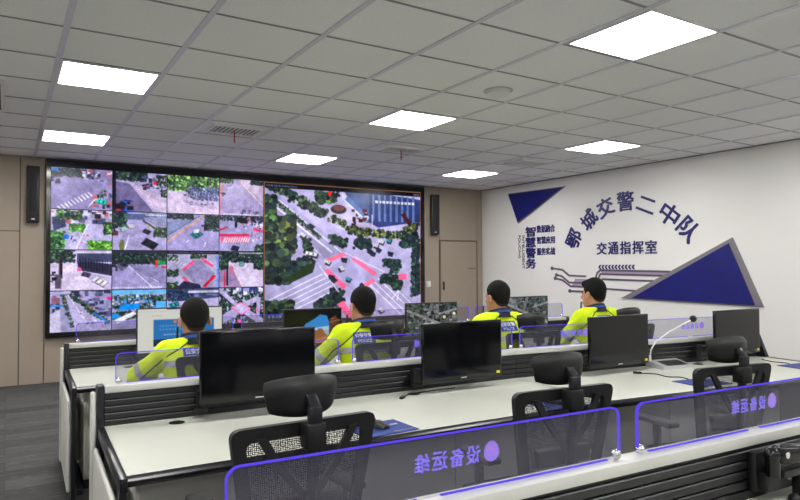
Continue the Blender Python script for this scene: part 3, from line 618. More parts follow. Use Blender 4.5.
tri('large navy triangle wall panel with a grey edge', [(6.49, 1.052), (4.73, 1.905), (4.345, 1.025)], [(6.29, 1.064), (4.775, 1.83), (4.445, 1.045)])
tri('small navy triangle wall panel near the ceiling corner', [(9.04, 2.90), (7.61, 2.885), (8.77, 2.325)], [(9.02, 2.885), (7.66, 2.872), (8.77, 2.345)])
base = (XR, 6.4, 2.0)
t = thing('wall_lettering', 'arc of seven navy Chinese characters on the white wall', 'lettering', base)
for ch, y, z, r in zip('鄂城交警二中队', (7.44, 7.115, 6.78, 6.40, 6.03, 5.65, 5.355), (1.99, 2.293, 2.462, 2.525, 2.437, 2.27, 2.04), (62, 44, 22, 2, -22, -38, -48)):
    sign_text(ch, y, z, .30, .29 if ch != '二' else .20, 'letter', t, math.radians(r), thick=.028)
t = thing('wall_lettering', 'straight row of five navy Chinese characters beneath the arc of characters', 'lettering', base)
for i, ch in enumerate('交通指挥室'): sign_text(ch, 6.862 - .226 * i, 1.818, .19, .19, 'letter', t, thick=.02)
t = thing('wall_lettering', 'column of four bold navy Chinese characters below the small triangle', 'lettering', (XR, 8.44, 1.9))
for i, ch in enumerate('智慧警务'): sign_text(ch, 8.46, 2.16 - .19 * i, .25, .175, 'letter', t, thick=.035)
t = thing('wall_lettering', 'vertical pair of small purple Latin words beside the column of characters', 'lettering', (XR, 8.7, 1.8))
sign_text('INTELLIGENT', 8.655, 1.80, .60, .06, 'trace', t, -PI / 2, 'word', .006); sign_text('POLICING', 8.755, 1.90, .42, .055, 'trace', t, -PI / 2, 'word', .006)
t = thing('wall_lettering', 'three short stacked lines of small navy Chinese characters by the column of characters', 'lettering', (XR, 8.08, 2.0))
for i, s in enumerate(('数据融合', '智慧应用', '服务实战')): sign_text(s, 8.085 + .0, 2.197 - .198 * i, .43, .125, 'letter', t, 0, 'text_line', .01, .03)
# circuit traces
t = thing('wall_graphic', 'purple circuit line graphic running to the large navy triangle', 'wall art', (XR, 6.8, 1.3))
cb = (XR, 6.8, 1.3)
def trace(pts, w=.030, dot=True, name='circuit_line', m='trace'):
    b = MB()
    for i in range(len(pts) - 1):
        (y0, z0), (y1, z1) = pts[i], pts[i + 1]; L = math.hypot(y1 - y0, z1 - z0); ny, nz = -(z1 - z0) / L * w / 2, (y1 - y0) / L * w / 2
        ey, ez = (y1 - y0) / L * w * .3, (z1 - z0) / L * w * .3
        wallpoly(b, [(y0 + ny - ey, z0 + nz - ez), (y1 + ny + ey, z1 + nz + ez), (y1 - ny + ey, z1 - nz + ez), (y0 - ny - ey, z0 - nz - ez)], XR - .007, XR, cb)
    if dot:
        y0, z0 = pts[0]; wallpoly(b, [(y0 + .032 * math.cos(a * PI / 8), z0 + .032 * math.sin(a * PI / 8)) for a in range(16)], XR - .009, XR, cb)
    b.build(name, m, t, smooth=False)
trace([(7.94, 1.505), (7.70, 1.478), (7.555, 1.385), (7.20, 1.375)])
trace([(7.84, 1.392), (7.72, 1.372), (7.55, 1.268), (7.25, 1.268)])
trace([(7.87, 1.335), (7.70, 1.305), (7.52, 1.205), (7.10, 1.20)])
trace([(7.54, 1.128), (7.24, 1.128)])
trace([(7.05, 1.20), (6.96, 1.43), (6.90, 1.475), (5.66, 1.458)], dot=False)
trace([(6.99, 1.24), (6.90, 1.415), (5.70, 1.398)], dot=False)
trace([(6.86, 1.335), (5.78, 1.318)], dot=False)
trace([(6.80, 1.185), (6.18, 1.165)], dot=True)
b = MB(); wallpoly(b, [(7.42, 1.335), (6.98, 1.33), (6.98, 1.21), (7.50, 1.215)], XR - .004, XR, cb); wallpoly(b, [(6.90, 1.462), (5.66, 1.448), (5.70, 1.405), (6.86, 1.42)], XR - .004, XR, cb); b.build('circuit_fill', 'tracefill', t, smooth=False)
for i in range(11):
    y0 = 6.935 - .063 * i; b = MB(); wallpoly(b, [(y0, 1.525), (y0 - .03, 1.56), (y0 - .062, 1.56), (y0 - .032, 1.525), (y0 - .062, 1.49), (y0 - .03, 1.49)], XR - .007, XR, cb); b.build('chevron', 'letter', t, smooth=False)

# ------------------------------------------------------------------ control consoles
class Seg:
    def __init__(s, p, q):
        s.p = Vector((p[0], p[1])); d = Vector((q[0], q[1])) - s.p; s.L = d.length; s.a = math.atan2(d.y, d.x)
    def T(s, base): return Matrix.Translation((s.p.x - base[0], s.p.y - base[1], 0)) @ Matrix.Rotation(s.a, 4, 'Z')
    def W(s, u, v, z=0.0):      # v positive towards the operator
        return Matrix.Translation((s.p.x, s.p.y, 0)) @ Matrix.Rotation(s.a, 4, 'Z') @ Vector((u, -v, z))
ROWS = {'A': (Seg((.425, 5.67), (3.10, 5.61)), Seg((3.10, 5.61), (5.62, 5.37))),
        'B': (Seg((.425, 3.53), (3.10, 3.45)), Seg((3.10, 3.45), (5.62, 3.13))),
        'C': (Seg((.40, 1.325), (3.10, 1.205)), Seg((3.10, 1.205), (5.62, .85)))}
DT = .75; RTS = {'A': .947, 'B': .95, 'C': .962}
def console(key, label):
    RT = RTS[key]
    S1, S2 = ROWS[key]; base = (S1.p.x, S1.p.y, 0)
    t = thing('control_desk', label, 'desk', base, 0, 'long control room desks')
    for S, endL, endR in ((S1, True, False), (S2, False, True)):
        T = S.T(base); L = S.L; n = 2
        eL, eR = (0 if endL else .0), (0 if endR else .0)
        b = MB(); nsec = 2
        for i in range(nsec):
            u0, u1 = L * i / nsec + (.001 if i else 0), L * (i + 1) / nsec - .001
            b.box(u0, u1, -.885, .0, DT - .026, DT, T, bev=.002, seg=1)
        b.build('worktop', 'desk', t)
        b = MB()
        prof = [(-.884, DT + .001), (-.905, DT - .004), (-.916, DT - .014), (-.916, DT - .027), (-.900, DT - .040), (-.884, DT - .040)]
        b.prism(prof, 0, L, axis='x', T=T); b.build('front_edge', 'nose', t)
        # partition
        b = MB(); b.box(0, L, .012, .055, DT - .03, RT - .034, T)
        zz = DT - .004
        for i in range(5):
            b.box(0, L, .0, .014, zz + .0035, zz + .0315, T, bev=.003, seg=1); zz += .0335
        b.build('slat_panel', 'slat', t, smooth=False)
        b = MB(); b.box(0, L, -.004, .072, RT - .036, RT, T, bev=.005); b.build('rail_cap', 'alu', t)
        b = MB(); b.box(0, L, .02, .05, .05, DT - .03, T); b.build('back_panel', 'panel', t, smooth=False)
        b = MB()
        for i in range(4): b.box(L * i / 4 + .004, L * (i + 1) / 4 - .004, -.20, -.18, .08, DT - .06, T)
        b.box(0, L, -.885, -.10, DT - .040, DT - .028, T)
        b.build('modesty_panel', 'panel', t, smooth=False)
        for i in (0, 1, 2):
            u = L * i / 2
            if endL and i == 0: u += .03
            if endR and i == 2: u -= .05
            b = MB(); b.box(u - .02, u + .02, -.80, -.02, .0, .04, T, bev=.006); b.box(u - .018, u + .018, -.19, -.15, .03, DT - .05, T); b.build('foot', 'frame', t)
        for i in range(2):
            u = L * i / 2 + (.42 if key != 'B' or i else .33)
            b = MB(); b.lathe([(.038, DT), (.040, DT + .002), (.034, DT + .004), (.0, DT + .003)], 18, T, c=(u, -.11 if key == 'B' else -.14)); b.build('cable_grommet', 'black', t)
    # ends
    T = S1.T(base)
    b = MB(); b.box(-.034, .0, -.004, .08, .0, RT + .004, T, bev=.005); b.build('end_post', 'frame', t)
    b = MB(); b.box(-.03, .0, -.92, -.012, DT - .055, DT + .001, T, bev=.005); b.box(-.03, -.005, -.915, -.87, 0, DT - .05, T); b.build('end_frame', 'frame', t)
    b = MB(); b.box(-.062, -.035, .005, .07, .03, RT - .03, T, bev=.011, seg=3); b.build('outer_slab', 'panel', t)
    b = MB(); b.box(-.055, -.031, -.87, -.05, .05, DT - .088, T, bev=.011, seg=3); b.build('side_panel', 'panel', t)
    T = S2.T(base); L = S2.L
    b = MB(); b.prism([(.085, 0), (.085, RT + .004), (.0, RT + .004), (-.085, DT + .004), (-.92, DT + .004), (-.92, DT - .05), (-.88, DT - .05), (-.88, .0)], L, L + .035, axis='x', T=T); b.build('end_fin', 'frame', t, smooth=False)
    # pedestal under the left end
    T = S1.T(base)
    b = MB(); b.box(.06, .50, -.66, -.20, .06, DT - .06, T, bev=.004); ped = b.build('pedestal', 'panel', t)
    b = MB(); b.box(.075, .485, -.675, -.66, .08, DT - .08, T, bev=.003); dr = b.build('pedestal_door', 'panel', t)
    b = MB(); b.box(.06, .50, -.67, -.2, .0, .06, T); b.build('plinth', 'black', t, smooth=False)
    return t
console('A', 'farthest control desk, facing the video wall, with four officers behind it')
console('B', 'middle control desk with four dark monitors and wide white worktop')
console('C', 'nearest control desk, mostly hidden, whose white rail crosses the lower right corner')

# glass screens
def glass_screen(L, glyph, label, loc, rz):
    t = thing('glass_screen', label, 'glass screen', loc, rz, 'edge lit glass screens on the desk rails')
    h0, h1, r = .006, .158, .03
    def rr(x0, x1, z0, z1, rad, n=6):
        pts = []
        for cx, cz, a0 in ((x1 - rad, z0 + .004, -PI / 2), (x1 - rad, z1 - rad, 0), (x0 + rad, z1 - rad, PI / 2), (x0 + rad, z0 + .004, PI)):
            rd = rad if cz > z0 + .01 else .004
            cx2 = cx if rd == rad else (x1 - .004 if cx > (x0 + x1) / 2 else x0 + .004)
            for i in range(n + 1):
                a = a0 + PI / 2 * i / n; pts.append((cx2 + rd * math.cos(a), cz + rd * math.sin(a)))
        return pts
    O = rr(-L / 2, L / 2, h0, h1, r)
    b = MB(); b.prism(O, -.004, .004, axis='y'); b.build('glass_pane', 'glass', t, smooth=False)
    I = rr(-L / 2 - .0015, L / 2 + .0015, h0 - .0, h1 + .0015, r + .001); I2 = rr(-L / 2 + .0015, L / 2 - .0015, h0 + .004, h1 - .0015, r - .001)
    n = len(I); b = MB()
    # side and top strips: from bottom right up, over and down to bottom left
    idx = list(range(5, n - 2))
    for a, c in zip(idx[:-1], idx[1:]):
        b.prism([I[a], I[c], I2[c], I2[a]], -.005, .005, axis='y')
    b.build('led_edge', 'led', t, smooth=False)
    b = MB(); b.box(-L / 2 + .05, -.12, -.0045, .0045, h0 - .002, h0 + .0012); b.box(-.05, L / 2 - .05, -.0045, .0045, h0 - .002, h0 + .0012); b.build('led_base', 'led', t, smooth=False)
    for s in (-1, 1):
        b = MB(); b.ball((s * (L / 2 - .012), 0, .0165), .0155, n=10); b.build('clip', 'chrome', t)
    if glyph:
        TG = Matrix(((-1, 0, 0, 0), (0, 0, 1, 0), (0, 1, 0, 0), (0, 0, 0, 1)))
        for i, ch in enumerate('设备运维'):
            me = text_mesh(ch, .043, .046, .03, .0); me.transform(Matrix.Translation((glyph + .045 - .0525 * i, .0055, .090)) @ TG); obj('character', me, 'glyph', t, smooth=False)
        ex = glyph + .104
        pts = []
        for i in range(40):
            a = 2 * PI * i / 40; rad = .0255 + .0008 * math.cos(12 * a); x = rad * math.cos(a) * (.95 if math.sin(a) > 0 else 1.02); z = rad * math.sin(a) * (1.12 if math.sin(a) > 0 else 1.0); pts.append((ex + x, .090 + z))
        b = MB(); b.prism(pts, .0048, .0056, axis='y'); em = b.build('emblem', 'emblem', t, smooth=False)
        b = MB(); b.ring([(ex + .016 * math.cos(a * PI / 10), .094 + .019 * math.sin(a * PI / 10)) for a in range(20)], [(ex + .012 * math.cos(a * PI / 10), .094 + .015 * math.sin(a * PI / 10)) for a in range(20)], .0042, .0048)
        b.prism([(ex - .006, .09), (ex + .006, .09), (ex + .008, .10), (ex, .106), (ex - .008, .10)], .0042, .0048, axis='y'); b.build('emblem_shield', 'emblem2', em, smooth=False)
    return t
GL = {'A': ('x', [(0, .05, 1.31, 'glass screen on the far desk rail at its left end'), (0, 1.39, 2.66, 'glass screen on the far desk rail behind the desert wallpaper monitor'),
            (1, .02, 1.20, 'glass screen on the far desk rail just right of the aerial map monitor'), (1, 1.28, 2.50, 'glass screen on the far desk rail at its right end near the white wall')]),
      'B': ('x', [(0, .055, 1.31, 'glass screen on the middle desk rail in front of the leftmost officer'), (0, 1.40, 2.67, 'glass screen on the middle desk rail in front of the second officer from left'),
            (1, .06, 1.17, 'glass screen on the middle desk rail left of the gooseneck microphone'), (1, 1.25, 2.47, 'glass screen on the middle desk rail behind the gooseneck microphone')]),
      'C': ('x', [(0, .0, 1.185, 'nearest glass screen, at left of the two in front, with large mirrored characters'), (0, 1.265, 2.63, 'glass screen in front at right with mirrored characters, beside the black monitor arm')])}
for key in 'ABC':
    for si, u0, u1, lb in GL[key][1]:
        S = ROWS[key][si]; p = S.W((u0 + u1) / 2, -.035, RTS[key] + .001)
        lbl = lb if key == 'A' else lb + ''
        gl = {'A': 0, 'B': -.05, 'C': -.02}[key] or None
        if key == 'C': gl = .012 if u0 < .5 else -.065
        glass_screen(u1 - u0, gl, lbl, p, S.a)

# ------------------------------------------------------------------ monitors
def monitor(label, S, u, v, zb, w, h, yaw, pic=None, sticker=True, group=None, arm=True):
    p = S.W(u, v, 0); rz = S.a + yaw
    t = thing('monitor', label, 'monitor', (p.x, p.y, DT), rz, group)
    z0 = zb - DT; z1 = z0 + h; B = .009; chin = .026
    b = MB(); b.box(-w / 2, w / 2, -.012, .012, z0, z1, bev=.003); b.box(-w * .32, w * .32, .010, .04, z0 + .06, z1 - .07, bev=.01); b.build('casing', 'blackgloss' if pic is None else 'black', t)
    if pic is None:
        b = MB(); b.box(-w / 2 + B, w / 2 - B, -.0135, -.011, z0 + chin, z1 - B); b.build('screen', 'screen', t, smooth=False)
    else: picture('screen', pic, -w / 2 + B, w / 2 - B, z0 + chin, z1 - B, -.0145, 'pictureMon', t)
    b = MB(); b.box(-.022, .022, -.0135, -.0115, z0 + .009, z0 + .016); b.build('logo', 'silver', t, smooth=False)
    if sticker:
        b = MB(); b.box(w / 2 - .044, w / 2 - .016, -.0142, -.0125, z0 + .018, z0 + .034); b.build('sticker', 'yellow', t, smooth=False)
    # clamp arm back to the slat panel
    d = v - .004
    bx = -.27; yb = d + math.tan(-yaw) * bx
    b = MB(); b.tube([(0, .04, z0 + h * .42), (0, max(.05, d * .5), z0 + h * .36), (bx * .5, (d * .5 + yb) * .5, z0 + .07), (bx, yb - .03, .10)], .016, 8); b.build('mount_arm', 'black', t)
    T = Matrix.Translation((bx, yb, 0)) @ Matrix.Rotation(-yaw, 4, 'Z')
    b = MB(); b.box(-.03, .03, -.045, -.001, .03, .14, T, bev=.006); b.tube([(0, -.035, .015), (0, -.035, .145)], .02, 10, T); b.box(-.05, .02, -.07, -.03, .02, .05, T, bev=.008); b.build('mount_bracket', 'black', t)
    return t
SB1, SB2 = ROWS['B']; SA1, SA2 = ROWS['A']
gB = 'dark monitors on the middle desk'; gA = 'lit monitors on the far desk'
monitor('dark switched-off monitor at left on the middle desk, nearest the camera', SB1, .735, .20, .845, .62, .372, -.06, group=gB, sticker=False)
monitor('dark monitor on the middle desk in front of the aerial map monitor', SB1, 2.09, .17, .822, .62, .37, -.0, group=gB)
monitor('dark monitor on the middle desk in front of the rightmost officer', SB2, .80, .17, .808, .62, .37, .09, group=gB)
monitor('dark monitor at the right end of the middle desk below the navy triangle', SB2, 2.07, .17, .812, .62, .37, .11, group=gB)
monitor('lit monitor with a white web page and blue banner on the far desk', SA1, .76, .44, .865, .655, .37, -.02, page_feed(), False, gA)
monitor('lit monitor with a desert cave wallpaper on the far desk', SA1, 1.90, .40, .845, .55, .335, -.02, desktop_feed(), False, gA)
monitor('lit monitor showing a grey aerial street map on the far desk', SA2, .53, .33, .845, .60, .345, .04, map_feed(21), True, gA)
monitor('lit monitor with a street map, right of the third officer on the far desk', SA2, 1.76, .25, .865, .60, .352, .06, map_feed(34), True, gA)

# ------------------------------------------------------------------ chairs
def make_chair(label, loc, rz, group):
    t = thing('office_chair', label, 'chair', loc, rz, group)
    # five-star base
    b = MB(); b.lathe([(.032, .07), (.04, .075), (.04, .12), (.028, .125), (.028, .30), (.02, .30), (.02, .374)], 16); b.build('gas_column', 'black', t)
    for k in range(5):
        a = 2 * PI * k / 5 + .3; dx, dy = math.cos(a), math.sin(a)
        b = MB(); b.tube([(dx * .03, dy * .03, .10), (dx * .17, dy * .17, .09), (dx * .30, dy * .30, .068)], [.028, .022, .016], 8); lg = b.build('leg', 'black', t)
        b = MB(); b.tube([(dx * .30 - dy * .02, dy * .30 + dx * .02, .028), (dx * .30 + dy * .02, dy * .30 - dx * .02, .028)], .028, 12); b.build('caster', 'rubber', lg)
    b = MB(); b.box(-.24, .24, -.21, .25, .40, .455, bev=.026, seg=3); b.build('seat', 'fabric', t)
    b = MB(); b.box(-.16, .16, -.12, .14, .372, .402, bev=.01); b.build('seat_plate', 'black', t)
    # back: trapezoid frame
    def by(z): return -.235 - (z - .55) * .10 + .08 * (z - .78) ** 2
    def rnd(pts, r, n=5):
        out = []; m = len(pts)
        for i in range(m):
            p = Vector(pts[i]); a = (Vector(pts[i - 1]) - p).normalized(); c = (Vector(pts[(i + 1) % m]) - p).normalized()
            A = p + a * r[i]; Cc = p + c * r[i]
            for k in range(n + 1):
                s = k / n; out.append(((A * (1 - s) ** 2 + p * 2 * s * (1 - s) + Cc * s * s))[:])
        return out
    outer = rnd([(-.215, .555), (.215, .555), (.285, 1.0), (-.285, 1.0)], [.05, .05, .045, .045])
    inner = rnd([(-.178, .595), (.178, .595), (.232, .952), (-.232, .952)], [.035, .035, .035, .035])
    b = MB(); n = len(outer)
    pts = []
    for P in (outer, inner):
        for off in (-.014, .014):
            pts += [(p[0], by(p[1]) + off - .12 * (abs(p[0]) ** 2) * -1, p[1]) for p in P]
    f = []
    for i in range(n):
        j = (i + 1) % n
        f += [(i, j, 2 * n + j, 2 * n + i), (n + i, 3 * n + i, 3 * n + j, n + j), (i, n + i, n + j, j), (2 * n + i, 2 * n + j, 3 * n + j, 3 * n + i)]
    b._add(pts, f); bf = b.build('back_frame', 'black', t)
    # mesh back
    m_ = MB(); xs = 9; zs = 8; pts = []
    for iz in range(zs + 1):
        z = .585 + (.96 - .585) * iz / zs; hw = .185 + (.24 - .185) * iz / zs
        for ix in range(xs + 1):
            x = -hw + 2 * hw * ix / xs; pts.append((x, by(z) + .012 + .12 * x * x, z))
    f = [(iz * (xs + 1) + ix, iz * (xs + 1) + ix + 1, (iz + 1) * (xs + 1) + ix + 1, (iz + 1) * (xs + 1) + ix) for iz in range(zs) for ix in range(xs)]
    m_._add(pts, f); m_.build('back_mesh', 'meshfab', t)
    for s in (-1, 1):
        b = MB()
        P = [(s * .175, by(.965) - .008, .965), (s * .135, by(.89) - .016, .89), (s * .085, by(.82) - .024, .82), (s * .02, by(.74) - .03, .74)]
        for i in range(3):
            (x0, y0, z0), (x1, y1, z1) = P[i], P[i + 1]; w = .017
            b._add([(x0 - w, y0, z0), (x0 + w, y0, z0), (x1 + w, y1, z1), (x1 - w, y1, z1), (x0 - w, y0 - .016, z0), (x0 + w, y0 - .016, z0), (x1 + w, y1 - .016, z1), (x1 - w, y1 - .016, z1)],
                   [(0, 3, 2, 1), (4, 5, 6, 7), (0, 1, 5, 4), (1, 2, 6, 5), (2, 3, 7, 6), (3, 0, 4, 7)])
        b.build('back_rib', 'black', t)
    b = MB(); b.tube([(0, -.10, .41), (0, -.20, .43), (0, by(.56) - .05, .52), (0, by(.7) - .055, .7), (0, by(.85) - .055, .85), (0, by(1.0) - .05, 1.0)], [.024, .024, .022, .022, .022, .022], 8)
    b.box(-.036, .036, by(.96) - .085, by(.96) - .014, .915, 1.005, bev=.008); b.build('spine', 'black', t)
    b = MB(); b.box(-.15, .15, by(.70) - .02, by(.70) + .018, .655, .735, bev=.012); b.build('lumbar_support', 'black', t)
    # headrest
    b = MB(); nx, nz = 12, 8; pts = []; hy = by(1.06) - .055
    for side in (0, 1):
        for iz in range(nz + 1):
            for ix in range(nx + 1):
                a = -1 + 2 * ix / nx; c = -1 + 2 * iz / nz
                hw = .150 - .02 * (1 - c) * .5; x = a * hw * (1 - .06 * c ** 4); z = 1.088 + c * .073 * (1 - .10 * a ** 4) - .016 * a * a * (1 if c > 0 else -.35)
                th = .020 * (1 - max(abs(a) ** 6, abs(c) ** 6)) + .003
                y = hy + .055 + .055 * a * a + .025 * (c * .5) ** 2 + (th if side else -th)
                pts.append((x, y, z))
    N = (nx + 1) * (nz + 1); f = []
    for iz in range(nz):
        for ix in range(nx):
            q = iz * (nx + 1) + ix; f += [(q, q + 1, q + nx + 2, q + nx + 1), (N + q, N + q + nx + 1, N + q + nx + 2, N + q + 1)]
    ed = [ix for ix in range(nx + 1)] + [iz * (nx + 1) + nx for iz in range(1, nz + 1)] + [nz * (nx + 1) + ix for ix in range(nx - 1, -1, -1)] + [iz * (nx + 1) for iz in range(nz - 1, 0, -1)]
    for i in range(len(ed)):
        a_, c_ = ed[i], ed[(i + 1) % len(ed)]; f.append((a_, N + a_, N + c_, c_))
    b._add(pts, f); b.build('headrest', 'leather', t)
    b = MB(); b.box(-.024, .024, by(1.0) - .075, by(1.0) - .045, .97, 1.06, bev=.004)
    T = Matrix.Translation((0, by(1.05) - .058, 1.055)) @ Matrix.Rotation(.75, 4, 'X'); b.box(-.02, .02, -.008, .055, -.011, .011, T, bev=.003); b.build('headrest_stem', 'frame', t)
    for s in (-1, 1):
        b = MB(); b.tube([(s * .20, .0, .42), (s * .275, .0, .43), (s * .285, .0, .50), (s * .285, .0, .655)], [.018, .02, .022, .022], 8); am = b.build('armrest', 'black', t)
        b = MB(); b.box(s * .285 - .042, s * .285 + .042, -.13, .13, .652, .682, bev=.012, seg=3); b.build('arm_pad', 'rubber', am)
    return t
gcB, gcA = 'mesh office chairs at the middle desk', 'mesh office chairs behind the officers'
c0 = make_chair('empty black mesh chair nearest the camera, at left of the middle desk', (.915, 2.40, 0), 0.02, gcB)
copy_thing(c0, 'empty black mesh chair in the middle, in front of the second blue mouse pad', (2.17, 2.33, .0), -.10, gcB)
copy_thing(c0, 'empty black mesh chair at right, seen side-on behind the right glass screen', (3.43, 2.28, .0), -.17, gcB)
copy_thing(c0, 'mesh chair behind the leftmost officer at the far desk', (1.17, 4.30, 0), -.03, gcA)
copy_thing(c0, 'mesh chair behind the second officer from left, headrest right of his back', (2.39, 4.27, 0), -.02, gcA)
copy_thing(c0, 'mesh chair behind the third officer from left, its headrest over his shoulder', (3.77, 4.20, 0), -.1, gcA)
copy_thing(c0, 'mesh chair behind the rightmost officer, headrest showing right of him', (4.98, 4.18, -.0), -.1, gcA)

# ------------------------------------------------------------------ desk items, middle desk
def mouse_pad(label, x, y, rz, mouse_label=None, logo=False):
    t = thing('mouse_pad', label, 'mouse pad', (x, y, DT + .0004), rz, 'blue mouse pads')
    b = MB(); b.box(-.15, .15, -.12, .12, .0, .004, bev=.0015, seg=1); b.build('mat', 'pad', t)
    if logo:
        me = text_mesh('HIKVISION'[:0] or '公安', .05, .025, .02); me.transform(Matrix.Translation((.09, .03, .0045))); obj('print', me, 'white', t, smooth=False)
        b = MB(); b.box(.02, .13, -.09, -.083, .0038, .0046); b.build('print_line', mat('pad_orange', (150, 110, 100), .6), t, smooth=False)
    if mouse_label:
        m = thing('computer_mouse', mouse_label, 'mouse', (x - .005, y + .015, DT + .0048), rz + .3, 'black computer mice')
        b = MB(); prof = []
        for i in range(9):
            a = i / 8; prof.append((a * .105 - .052, .031 * math.sin(PI * min(1, .18 + .72 * a)) ** .5, .006 + .030 * math.sin(PI * (.15 + .75 * (1 - a)))))
        pts = []
        for (yy, hw, hh) in prof:
            for k in range(9):
                th = PI * k / 8; pts.append((hw * math.cos(th), yy, .001 + hh * math.sin(th) ** .7))
        f = [(i * 9 + k, i * 9 + k + 1, (i + 1) * 9 + k + 1, (i + 1) * 9 + k) for i in range(8) for k in range(8)] + [list(range(9)), list(range(72, 81))] + [(i * 9, (i + 1) * 9, (i + 1) * 9 + 8, i * 9 + 8) for i in range(8)]
        b._add(pts, f); b.build('shell', 'black', m)
        b = MB(); b.tube([(-.004, .028, .034), (.004, .028, .034)], .008, 10); b.build('scroll_wheel', 'rubber', m)
mouse_pad('blue printed mouse pad on the middle desk beside the nearest chair', 1.575, 2.735, .03, 'black mouse on the blue pad right of the nearest chair', True)
mouse_pad('blue mouse pad seen through the back of the middle empty chair', 2.71, 2.675, -.1, 'black mouse on the pad behind the middle empty chair')
mouse_pad('blue mouse pad left of the side-on empty chair at right', 4.03, 2.62, -.13)
mouse_pad('blue mouse pad at the right edge of the photo', 5.33, 2.60, -.13)

t = thing('desk_microphone', 'silver desk microphone with long white gooseneck on the middle desk', 'microphone', (4.43, 3.16, DT), -.14)
# base: wedge
x0 = -.14; b = MB(); b.prism([(-.09, 0), (.09, 0), (.09, .05), (.07, .053), (-.09, .022)], -.15, .15, axis='x'); b.build('base', 'silver', t)
nrm = Matrix.Rotation(math.atan2(.036, .195), 4, 'X')
b = MB(); b.box(-.09, .12, -.07, .04, .0385, .0415, Matrix.Translation((0, 0, 0)) @ nrm); b.build('panel', 'black', t, smooth=False)
b = MB(); b.tube([(-.125, .07, .045), (-.125, .07, .09)], .010, 10); b.tube([(-.125, .07, .085), (-.115, .065, .14), (-.08, .05, .20), (.03, .02, .275), (.215, -.03, .365)], .0055, 8); b.build('gooseneck', 'white', t)
b = MB(); b.ball((.23, -.033, .373), .027); b.build('foam_windscreen', 'rubber', t)
# adjust: whole unit shifts with the empty

def cable(label, pts, r=.0035, plug=None):
    base = Vector(pts[0]); t = thing('cable', label, 'cable', base)
    P = [Vector(p) - base for p in pts]
    # catmull rom
    Q = []
    for i in range(len(P) - 1):
        p0, p1, p2, p3 = P[max(0, i - 1)], P[i], P[i + 1], P[min(len(P) - 1, i + 2)]
        for k in range(6):
            s = k / 6; Q.append(.5 * ((2 * p1) + (-p0 + p2) * s + (2 * p0 - 5 * p1 + 4 * p2 - p3) * s * s + (-p0 + 3 * p1 - 3 * p2 + p3) * s ** 3))
    Q.append(P[-1]); b = MB(); b.tube(Q, r, 6); b.build('cord', 'rubber', t)
    if plug:
        d = (P[1] - P[0]).normalized(); a = math.atan2(d.y, d.x); b = MB(); b.box(-.05, .01, -.011, .011, -.0035, .012, Matrix.Translation((0, 0, 0)) @ Matrix.Rotation(a + plug - 1, 4, 'Z'), bev=.003); b.build('plug', 'black', t)
z = DT + .0042
cable('black cable with a plug lying on the middle desk before the second dark monitor', [(2.06, 3.30, z), (2.12, 3.35, z), (2.25, 3.37, z), (2.40, 3.38, z), (2.5, 3.37, z)], plug=1.0)
cable('thin dark cable on the middle desk running to the third blue mouse pad', [(3.98, 3.08, z), (4.05, 3.0, z), (4.02, 2.88, z), (4.08, 2.82, z), (4.06, 2.745, z)], plug=1.0)
cable('thin cable across the right end of the middle desk to the last mouse pad', [(5.42, 2.98, z), (5.36, 2.86, z), (5.38, 2.78, z), (5.36, 2.727, z)])

# monitor arm on the near desk
SC = ROWS['C'][0]
p = SC.W(1.845, 0, DT)
t = thing('monitor_support', 'black jointed monitor arm clamped to the slats of the nearest desk', 'monitor arm', p, SC.a)
b = MB(); b.box(-.085, .055, -.035, -.001, .03, .165, bev=.012); b.box(-.075, .05, -.07, -.03, .035, .10, bev=.012); b.build('bracket', 'black', t)
b = MB(); b.tube([(-.055, -.075, .095), (-.055, -.075, .165)], .024, 14); b.ball((-.055, -.075, .165), .028, n=10); b.build('pivot', 'blackgloss', t)
b = MB(); T = Matrix.Translation((-.04, -.085, .168)) @ Matrix.Rotation(-.06, 4, 'Z') @ Matrix.Rotation(.10, 4, 'Y'); b.box(-.01, .42, -.024, .024, -.03, .03, T, bev=.012, seg=3); ar = b.build('upper_arm', 'blackgloss', t)
b = MB(); b.tube([(-.03, -.106, .168), (-.03, -.112, .168)], .011, 12); b.build('bolt', 'chrome', ar)
b = MB(); b.box(-.03, .10, -.10, -.06, .085, .112, bev=.006); b.box(.075, .10, -.10, -.06, .0, .10, bev=.006); b.ball((.05, -.085, .0), .022, n=10); b.build('clamp', 'black', t)
b = MB(); b.tube([(.06, -.085, .02), (.12, -.06, .006), (.22, -.05, .012), (.40, -.06, .03)], .005, 6); b.build('arm_cable', 'rubber', t)

